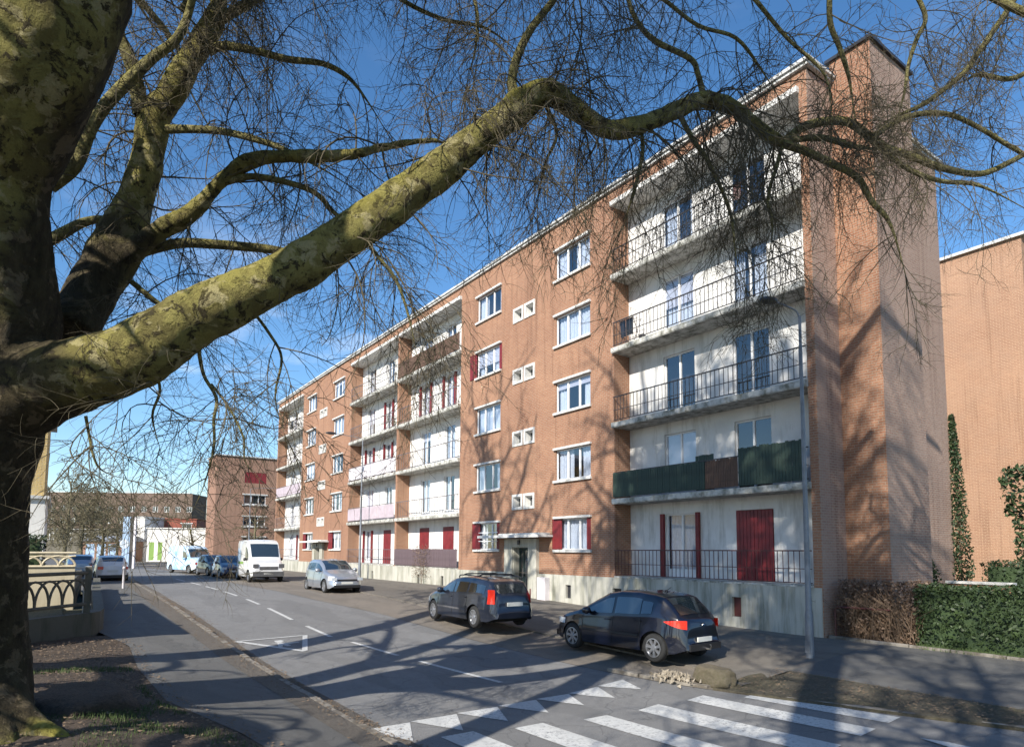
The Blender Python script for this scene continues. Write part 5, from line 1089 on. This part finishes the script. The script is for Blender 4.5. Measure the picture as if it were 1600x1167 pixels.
# tall blue grey sign column, stop-like round sign, bollards
p = pxg(200, 62); t = thing('sign_column', 'tall blue and grey information column at the far junction', 'sign', (p[0], p[1], .95))
q = np.array([right[0], right[1]]); q /= np.linalg.norm(q)
def orbox(t, name, c, u0, u1, d0, d1, z0, z1, mat):
    n2 = np.array([-q[1], q[0]]); P_ = [np.array(c[:2]) + q * a + n2 * b_ for a, b_ in ((u0, d0), (u1, d0), (u1, d1), (u0, d1))]
    return MB().add([(x, y, z0) for x, y in P_] + [(x, y, z1) for x, y in P_], [(3, 2, 1, 0), (4, 5, 6, 7), (0, 1, 5, 4), (1, 2, 6, 5), (2, 3, 7, 6), (3, 0, 4, 7)]).build(name, mat, t)
orbox(t, 'panel', p, -.6, .1, 0, .2, .95, 5.9, MAT['bluepanel']); orbox(t, 'panel', p, .12, .42, .02, .18, .95, 5.7, MAT['slate']); orbox(t, 'frame', p, .44, .62, 0, .2, .95, 5.9, MAT['panel_white'])
p = pxg(194, 52); t = thing('road_sign', 'octagonal sign seen from its grey back on a post at the junction', 'road sign', (p[0], p[1], .95))
MB().tube([(p[0], p[1], .95), (p[0], p[1], 3.5)], .03, 6).build('post', MAT['steel'], t)
n2 = np.array([-q[1], q[0]]); c = np.array([p[0], p[1]]); f_ = [[tuple(np.append(c + q * .4 * math.cos(a) + n2 * dd, 3.2 + .4 * math.sin(a))) for a in np.arange(8) * math.pi / 4 + math.pi / 8] for dd in (-.02, .02)]
mbs = MB(); mbs.grid([f_[0], f_[1]], close=True); mbs.add(f_[0] + f_[1], [tuple(range(8)), tuple(range(15, 7, -1))]); mbs.build('sign_plate', MAT['iceblue'], t)
s_, w_ = -16.9, -14.0; z = zg(s_, w_) + .09
tag(MB().lathe([(.05, 0), (.05, .85), (.065, .86), (.065, .93), (.03, .98), (0, .98)], 12, (s_, w_, z)).build('bollard', MAT['panel_white'], smooth=True), 'white post bollard on the pavement behind the far white car', 'bollard')
for i, (x, Z, lab) in enumerate(((252, 60, 'thin dark post at the far left of the pale blue van'), (405, 50, 'short pale post beside the white delivery van front wheel'))):
    p = pxg(x, Z); tag(MB().lathe([(.04, 0), (.04, .9), (0, .92)], 8, (p[0], p[1], zg(p[0], p[1]))).build('bollard', MAT['railgrey']), lab, 'bollard')

# ------------------------------------------------------------------ vehicles (local frame: x from front 0 to rear L, y right/left, z up)
def wheel(t, x, y, r, spokes, side):
    wd = .20; mb = MB(); prof = [(r * .66, -wd / 2 + .01), (r * .9, -wd / 2), (r * .98, -wd / 2 + .03), (r, -wd / 2 + .06), (r, wd / 2 - .06), (r * .98, wd / 2 - .03), (r * .9, wd / 2), (r * .66, wd / 2 - .01)]
    mb.lathe(prof, 32, (x, y, r), 'y'); w_ = mb.build('wheel', MAT['rubber'], t, smooth=True)
    yo = y + side * (wd / 2 - .03); rb = MB(); rb.lathe([(r * .67, side * .025), (r * .60, side * .028), (r * .58, -side * .03)], 28, (x, yo, r), 'y')
    for i in range(spokes):
        a = 2 * math.pi * i / spokes + .3; ca, sa = math.cos(a), math.sin(a)
        for da in (0,):
            w1, w2 = .045, .075; p = []
            for rr, ww in ((.04, w1), (r * .62, w2)):
                for sgn in (-1, 1):
                    for dy in (0, -.03): p.append((x + ca * rr - sa * ww * sgn * .5, yo + side * (.012 + dy), r + sa * rr + ca * ww * sgn * .5))
            rb.add(p, [(0, 2, 6, 4), (1, 3, 7, 5), (0, 4, 5, 1), (2, 3, 7, 6)])
    rb.lathe([(0, side * .03), (.06, side * .028), (.07, side * .0)], 14, (x, yo, r), 'y'); rb.build('rim', MAT['alu'], w_, smooth=False)
    MB().lathe([(0, -side * .032), (r * .62, -side * .032)], 24, (x, yo, r), 'y').build('brake_well', MAT['under'], w_)
def make_vehicle(name, label, cat, L, W, prof, belt, wr, wx, paintm, glass, side_windows, screenx, rearx, lights, spokes=6, zs=.22, wroof=.72, loc=(0, 0), rz=0, group=None, cladding=None, extra=None, blunt=.3):
    """prof: list (x, ztop); belt: list (x, zbelt); wx: axle x positions"""
    t = thing(name, label, cat, (loc[0], loc[1], zg(*loc)), rz, group, local=True)
    px_, pz_ = zip(*prof); bx, bz = zip(*belt); zt = lambda x: float(np.interp(x, px_, pz_)); zb_ = lambda x: min(float(np.interp(x, bx, bz)), zt(x) - .015)
    def hw(x): 
        f = abs(x - L / 2) / (L / 2); return W / 2 * (1 - blunt * f ** 7 - .05 * f ** 2)
    def side(x, z):                                  # half width on the body side at height z
        zb2 = zb_(x); f = min(1, max(0, (z - zs) / (zb2 - zs))); return hw(x) * (.955 + .045 * math.sin(math.pi * min(1, f * 1.15 + .12)) - .05 * max(0, f - .75) * 2)
    def zlow(x):
        z = zs + .10 * sm((abs(x - L / 2) - L * .42) / (L * .08))
        for cx in wx:
            R_ = wr * 1.17; dx = abs(x - cx)
            if dx < R_: z = max(z, wr + math.sqrt(R_ * R_ - dx * dx) * 1.0 - .0)
        return z
    xs = set(np.linspace(.0, L, 90).tolist())
    for cx in wx:
        for a in np.linspace(0, math.pi, 25): xs.add(cx + wr * 1.17 * math.cos(a))
        xs.add(cx - wr * 1.17 - .001); xs.add(cx + wr * 1.17 + .001)
    for x_, _ in prof: xs.add(min(L, max(0, x_)))
    xs = sorted(x for x in xs if 0 <= x <= L)
    def topw(x):
        zb2, z2 = zb_(x), zt(x); g = sm((z2 - zb2) / .35); return side(x, zb2) * (1 - g) * .93 + hw(x) * wroof / .95 * g
    def section(x):
        z0_, zb2, z2 = zlow(x), zb_(x), zt(x); z0_ = min(z0_, zb2 - .02); S = []
        for f in (0, .2, .4, .6, .8, .93, 1.0): z = z0_ + (zb2 - z0_) * f; S.append((side(x, z), z))
        w2 = topw(x); h = z2 - zb2; w1 = S[-1][0]
        for f in (.35, .7, .9): S.append((w1 + (w2 - w1) * f, zb2 + h * f * .93))
        S.append((w2 * .96, z2 - h * .025 - .004)); S.append((w2 * .75, z2 + .009)); S.append((w2 * .4, z2 + .016)); S.append((0, z2 + .02)); return S
    rows = []
    for x in xs:
        S = section(x); rows.append([(x, y, z) for y, z in S] + [(x, -y, z) for y, z in S[-2::-1]])
    mb = MB(); mb.grid(rows)
    mb.add(rows[0], [tuple(range(len(rows[0])))]); mb.add(rows[-1], [tuple(range(len(rows[-1])))[::-1]])
    bo = mb.build('body', paintm, t, smooth=True)
    m_ = bo.data; bm = bmesh.new(); bm.from_mesh(m_); bmesh.ops.remove_doubles(bm, verts=bm.verts, dist=.0008)
    for e in bm.edges:
        if len(e.link_faces) == 2 and e.calc_face_angle(0) > .9: e.smooth = False
    bm.to_mesh(m_); bm.free()
    u = MB(); u.box((.45, -W / 2 + .16, zs - .03), (L - .45, W / 2 - .16, zs + .25)); u.build('underbody', MAT['under'], t)
    for cx in wx:
        for sy in (-1, 1): MB().box((cx - wr * 1.15, sy * (W / 2 - .34), .25), (cx + wr * 1.15, sy * (W / 2 - .14), wr * 2.15)).build('wheel_well', MAT['under'], t)
    for cx in wx:
        for sy in (-1, 1): wheel(t, cx, sy * (W / 2 - .135), wr, spokes, sy)
    def gy(x, f):                                   # greenhouse side: point at fraction f between belt and roof
        zb2, z2 = zb_(x), zt(x); h = z2 - zb2; w1, w2 = side(x, zb2), topw(x); return w1 + (w2 - w1) * f, zb2 + h * f * .93
    for (a, b, lo, hi) in side_windows:
        for sy in (-1, 1):
            rows = []
            for x in np.linspace(a, b, 16):
                h = max(zt(x) - zb_(x), .02); fl_, fh = min(.95, lo / h), max(min(.97, 1 - hi / h), .02); fh = max(fh, fl_ + .01)
                rows.append([(x, sy * (gy(x, f)[0] + .009), gy(x, f)[1]) for f in np.linspace(fl_, fh, 4)])
            MB().grid(rows).build('side_window', glass, t, smooth=True, fix=False)
    def topsurf(x0, x1, frac, nm, mat_, off=.008, n=10):
        rows = []
        for x in np.linspace(x0, x1, n):
            w2 = topw(x) * frac; z2 = zt(x); rows.append([(x, y, z2 + .02 - .022 * (abs(y) / (w2 / frac)) ** 2 + off) for y in np.linspace(-w2, w2, 9)])
        return MB().grid(rows).build(nm, mat_, t, smooth=True, fix=False)
    if screenx: topsurf(screenx[0], screenx[1], .9, 'windscreen', glass)
    if rearx: topsurf(rearx[0], rearx[1], .86, 'rear_window', glass, .012)
    for lt in lights:                               # patches on the body side / ends
        kind, x0, x1, z0_, z1_, mat_, nm = lt[:7]
        if kind == 'side':
            for sy in (-1, 1):
                tp = lt[7] if len(lt) > 7 else 0; rows = [[(x, sy * (side(x, z) + .008), z) for z in np.linspace(z0_ + tp * (1 - g_) ** 1.5 * (z1_ - z0_) * .75, z1_ - tp * (1 - g_) ** 2 * (z1_ - z0_) * .2, 4)] for x, g_ in zip(np.linspace(x0, x1, 9), np.linspace(0, 1, 9))]; MB().grid(rows).build(nm, MAT[mat_], t, smooth=True, fix=False)
        else:                                       # 'front'/'rear': x0,x1 are y extents
            xe = -.012 if kind == 'front' else L + .012
            for sy in ((-1, 1) if x0 > 0 else (1,)): MB().box((min(xe, xe + (.03 if kind == 'front' else -.03)), min(sy * x0, sy * x1), z0_), (max(xe, xe + (.03 if kind == 'front' else -.03)), max(sy * x0, sy * x1), z1_)).build(nm, MAT[mat_], t)
    for sy in (-1, 1):                              # mirrors
        xm = side_windows[0][0] + .22; y = side(xm, zb_(xm)); mm = MB(); mm.lathe([(0, -.09), (.07, -.08), (.095, 0), (.08, .08), (0, .1)], 10, (xm - .02, sy * (y + .11), zb_(xm) + .10), 'y'); mm.box((xm - .03, min(sy * (y - .02), sy * (y + .06)), zb_(xm) + .03), (xm + .03, max(sy * (y - .02), sy * (y + .06)), zb_(xm) + .09)); mm.build('wing_mirror', MAT['black'] if cladding else paintm, t, smooth=True)
    return t, side, zb_, zt
def seams(t, side, zb_, xs, z0=.32, mat='under'):
    for x in xs:
        for sy in (-1, 1):
            pts = [(x, sy * (side(x, z) + .001), z) for z in np.linspace(z0, zb_(x) - .01, 7)]; MB().tube(pts, .006, 4).build('door_gap', MAT[mat], t)
def trimline(t, side, x0, x1, z, h, mat, nm='side_trim'):
    for sy in (-1, 1):
        rows = [[(x, sy * (side(x, zz) + o_), zz) for zz, o_ in ((z - h / 2, .002), (z - h / 2, .012), (z + h / 2, .012), (z + h / 2, .002))] for x in np.linspace(x0, x1, 24)]; MB().grid(rows).build(nm, MAT[mat], t, fix=False)
def door_handles(t, side, zb_, xs, mat):
    for x in xs:
        for sy in (-1, 1):
            y = side(x, .8); MB().box((x - .09, min(sy * y, sy * (y + .03)), zb_(x) - .11), (x + .09, max(sy * y, sy * (y + .03)), zb_(x) - .08)).build('door_handle', MAT[mat], t)
def seats(t, xs, W, z=.5):
    for x in xs:
        for sy in (-1, 1):
            MB().box((x, sy * .36 - .22, z), (x + .12, sy * .36 + .22, z + .55)).build('seat', MAT['seat'], t)
            MB().box((x + .03, sy * .36 - .12, z + .60), (x + .11, sy * .36 + .12, z + .78)).build('headrest', MAT['seat'], t)
HB = dict(prof=[(0, .50), (.03, .64), (.12, .74), (.45, .86), (.95, .98), (1.08, 1.02), (1.45, 1.22), (1.95, 1.44), (2.3, 1.50), (2.8, 1.515), (3.3, 1.47), (3.55, 1.42), (3.72, 1.28), (3.98, 1.03), (4.08, .96), (4.14, .86), (4.16, .5), (4.2, .46)],
          belt=[(0, .48), (.3, .70), (1.0, .88), (2, .93), (3.4, .99), (4.0, .97), (4.2, .45)])
def rot_to(front, rear): d = np.array(rear) - np.array(front); return math.atan2(d[1], d[0])
def place(front_ax, rear_ax, fo, side_off):
    """axle contact points on the visible side -> location of the local origin"""
    f, r = np.array(front_ax, float), np.array(rear_ax, float); d = (r - f) / np.linalg.norm(r - f); rz = math.atan2(d[1], d[0]); n = np.array([-d[1], d[0]]); o = f - d * fo + n * side_off; return (float(o[0]), float(o[1])), rz
loc, rz = place((4.32, -5.66), (6.89, -5.53), .82, .76)
t, side, zb_, zt = make_vehicle('hatchback_car', 'dark navy five door hatchback parked nearest, seen from behind', 'car', 4.2, 1.74, HB['prof'], HB['belt'], .315, (.82, 3.43), MAT['navy'], MAT['carglass'],
    [(1.22, 2.18, .05, .10), (2.26, 3.02, .05, .10), (3.05, 3.34, .07, .14)], (1.12, 1.92), (3.6, 3.97),
    [('side', 3.68, 4.16, .76, .95, 'tail', 'tail_light', 1), ('side', .10, .5, .60, .74, 'head', 'headlight'), ('rear', -.25, .25, .48, .58, 'plate', 'number_plate')], loc=loc, rz=rz, spokes=7, wroof=.70)
seams(t, side, zb_, (1.2, 2.22, 3.05)); trimline(t, side, 1.2, 3.02, .55, .05, 'black'); door_handles(t, side, zb_, (2.05, 3.0), 'navy'); seats(t, (2.1, 3.0), 1.7)
MB().box((4.15, -.55, .30), (4.235, .55, .44)).build('bumper_insert', MAT['black'], t)
MB().tube([(4.15, 0, .33), (4.33, 0, .33), (4.35, 0, .42)], .025, 6).build('tow_bar', MAT['chrome'], t)
MB().lathe([(0, .015), (.045, .012), (.05, 0)], 14, (4.155, 0, .84), 'z').build('badge', MAT['chrome'], t)
MB().tube([(3.1, -.0, 1.50), (3.3, 0, 1.62)], .006, 4).build('aerial', MAT['black'], t)
mb = MB(); mb.box((.0, -.6, .25), (.0 - .01, .6, .4)); mb.build('grille', MAT['black'], t)
ES = dict(prof=[(0, .48), (.03, .62), (.14, .74), (.5, .86), (1.1, .97), (1.22, 1.0), (1.7, 1.24), (2.15, 1.38), (2.5, 1.42), (3.2, 1.42), (3.85, 1.38), (4.08, 1.33), (4.26, 1.14), (4.42, .95), (4.46, .86), (4.48, .5), (4.52, .46)],
          belt=[(0, .46), (.3, .70), (1.1, .87), (2, .92), (3.6, .97), (4.3, .93), (4.52, .45)])
loc, rz = place((-1.73, -6.40), (.98, -6.53), .90, .77)
t, side, zb_, zt = make_vehicle('estate_car', 'slate blue estate car with roof bars and tall rear lights', 'car', 4.52, 1.76, ES['prof'], ES['belt'], .315, (.9, 3.58), MAT['slate'], MAT['carglass'],
    [(1.38, 2.25, .05, .10), (2.33, 3.1, .05, .10), (3.2, 4.02, .06, .11)], (1.27, 2.05), (4.17, 4.38),
    [('side', 4.20, 4.42, .72, 1.12, 'tail', 'tail_light'), ('side', .12, .55, .58, .73, 'head', 'headlight'), ('rear', -.26, .26, .66, .77, 'plate', 'number_plate')], loc=loc, rz=rz, spokes=9, wroof=.72)
seams(t, side, zb_, (1.3, 2.3, 3.15)); trimline(t, side, 1.3, 3.15, .50, .05, 'dirt_grey'); door_handles(t, side, zb_, (2.12, 3.02), 'slate'); seats(t, (2.15, 3.05), 1.7)
for sy in (-1, 1): MB().tube(smooth_path([(2.2, sy * .56, 1.37), (2.35, sy * .56, 1.48), (3.8, sy * .56, 1.46), (3.95, sy * .56, 1.37)], [.02] * 4)[0], .018, 6).build('roof_rail', MAT['black'], t)
for x in (2.55, 3.5): MB().tube([(x, -.62, 1.48), (x, -.5, 1.52), (x, .5, 1.52), (x, .62, 1.48)], .022, 6).build('roof_bar', MAT['black'], t)
trimline(t, side, 4.25, 4.48, .52, .12, 'slate', 'bumper')
SH = dict(prof=[(0, .46), (.02, .60), (.12, .72), (.5, .86), (.95, .97), (1.05, 1.0), (1.45, 1.25), (1.85, 1.42), (2.3, 1.47), (3.0, 1.46), (3.5, 1.38), (3.75, 1.12), (3.95, .9), (4.0, .5)], belt=[(0, .45), (.3, .70), (1.0, .88), (2, .93), (3.6, .98), (4.0, .5)])
loc, rz = place((-11.25, -6.78), (-13.75, -6.95), .78, -.75)
loc, rz = place((-11.43, -6.7), (-13.9, -6.68), .78, -.75)
t, side, zb_, zt = make_vehicle('hatchback_car', 'small silver hatchback facing the viewer beside the far street lamp', 'car', 4.0, 1.68, SH['prof'], SH['belt'], .30, (.78, 3.28), MAT['silver'], MAT['glassdark'],
    [(1.2, 2.1, .05, .10), (2.2, 3.2, .05, .12)], (1.08, 1.82), (3.52, 3.72), [('side', .06, .42, .58, .76, 'head', 'headlight'), ('front', -.45, .45, .56, .63, 'black', 'grille'), ('front', -.6, .6, .26, .38, 'black', 'lower_grille'), ('front', -.26, .26, .42, .52, 'plate', 'number_plate'), ('front', .48, .70, .58, .70, 'head', 'headlight'), ('side', 3.7, 3.95, .75, .95, 'tail', 'tail_light')], loc=loc, rz=rz, spokes=8)
seams(t, side, zb_, (1.15, 2.15, 3.2)); seats(t, (2.0, 2.9), 1.6)
VN = dict(prof=[(0, .75), (.02, .95), (.12, 1.08), (.75, 1.28), (.85, 1.34), (1.25, 1.95), (1.5, 2.28), (1.9, 2.42), (2.6, 2.45), (4.8, 2.42), (4.95, 2.3), (5.0, 1.0)], belt=[(0, .70), (.5, 1.05), (1.0, 1.2), (5.0, 1.2)])
loc, rz = place((-21.9, -7.45), (-25.1, -7.35), .85, -.85)
t, side, zb_, zt = make_vehicle('delivery_van', 'white high roofed delivery van parked facing the viewer', 'van', 5.0, 1.95, VN['prof'], VN['belt'], .34, (.85, 4.1), MAT['vanwhite'], MAT['glassdark'],
    [(1.25, 2.0, .06, .35)], (.90, 1.42), None, [('front', .55, .85, .82, 1.05, 'dirt_grey', 'headlight'), ('front', -.5, .5, .72, .9, 'dirt_grey', 'grille'), ('front', -.85, .85, .34, .62, 'dirt_grey', 'bumper'), ('front', -.26, .26, .45, .55, 'plate', 'number_plate'), ('side', 2.4, 3.9, 1.0, 1.15, 'greenpaint', 'stripe')], loc=loc, rz=rz, spokes=6, wroof=.84, zs=.3, cladding=1, blunt=.12)
seams(t, side, zb_, (1.1, 2.1, 4.6), .4)
# far parked row: pale blue printed van, black car, dark car, white car on the left, silver car behind it
p = G(320, 896); loc = (p[0] + .0, p[1])
t, side, zb_, zt = make_vehicle('printed_van', 'small van with blue cloud print parked at the far end', 'van', 4.6, 1.85, [(x * .92, z * .86) for x, z in VN['prof']], [(x * .92, z * .86) for x, z in VN['belt']], .32, (.8, 3.7), MAT['skyprint'], MAT['glassdark'],
    [(1.15, 1.85, .06, .3)], (.83, 1.3), None, [('front', -.45, .45, .6, .75, 'black', 'grille'), ('front', .5, .8, .7, .88, 'head', 'headlight')], loc=(p[0], p[1]), rz=math.pi - .05 + .35, spokes=6, wroof=.86, zs=.28, blunt=.12)
p = G(349, 900)
def simple_car(label, p, rz, pm, front=True, rear=False, name='parked_car', sc_=1.0):
    lights = [('front', -.45, .45, .56, .63, 'black', 'grille'), ('front', .48, .72, .58, .72, 'head', 'headlight'), ('front', -.26, .26, .42, .52, 'plate', 'number_plate'), ('rear', .45, .72, .72, .88, 'tail', 'tail_light'), ('rear', -.26, .26, .58, .69, 'plate', 'number_plate'), ('rear', -.7, .7, .26, .42, 'black', 'bumper_insert')]
    r = make_vehicle(name, label, 'car', 4.0, 1.68, SH['prof'], SH['belt'], .30, (.78, 3.28), pm, MAT['glassdark'], [(1.2, 2.1, .05, .10), (2.2, 3.2, .05, .12)], (1.08, 1.82), (3.52, 3.74), lights, loc=(p[0], p[1]), rz=rz, spokes=6); return r
simple_car('black car between the printed van and the white delivery van', (p[0] - .3, p[1]), math.pi + .1, MAT['carblack'])
p = G(361, 904); simple_car('dark blue car tucked behind the white delivery van', (p[0] - .2, p[1] + .25), math.pi - .02, MAT['darkblue'])
p = G(172, 912); d_ = np.array([-1.0, .05])
simple_car('pale car seen from behind parked on the left side of the street', (-28.9, -14.05), 0.03, MAT['vanwhite'])
simple_car('silver car parked ahead of the pale car on the left side', (-36.0, -15.3), 0.03, MAT['silver'])

# alike things share a group
for key, names in {'plane trees along the left pavement': ('plane_tree',), 'leafless trees in the far background': ('bare_tree',), 'street lamps along the pavement': ('street_lamp',),
                   'cars parked along the street': ('hatchback_car', 'estate_car', 'parked_car'), 'vans parked along the street': ('delivery_van', 'printed_van'),
                   'bollards at the far end of the street': ('bollard',), 'stone kerbs of the street': ('left_kerb', 'strip_kerb', 'verge_kerb'), 'clipped green hedges': ('green_hedge', 'rear_hedge', 'far_hedge'),
                   'rows of ramp triangles': ('ramp_teeth',)}.items():
    for o in COL.objects:
        if o.parent is None and o.name.split('.')[0] in names and 'category' in o: o['group'] = key
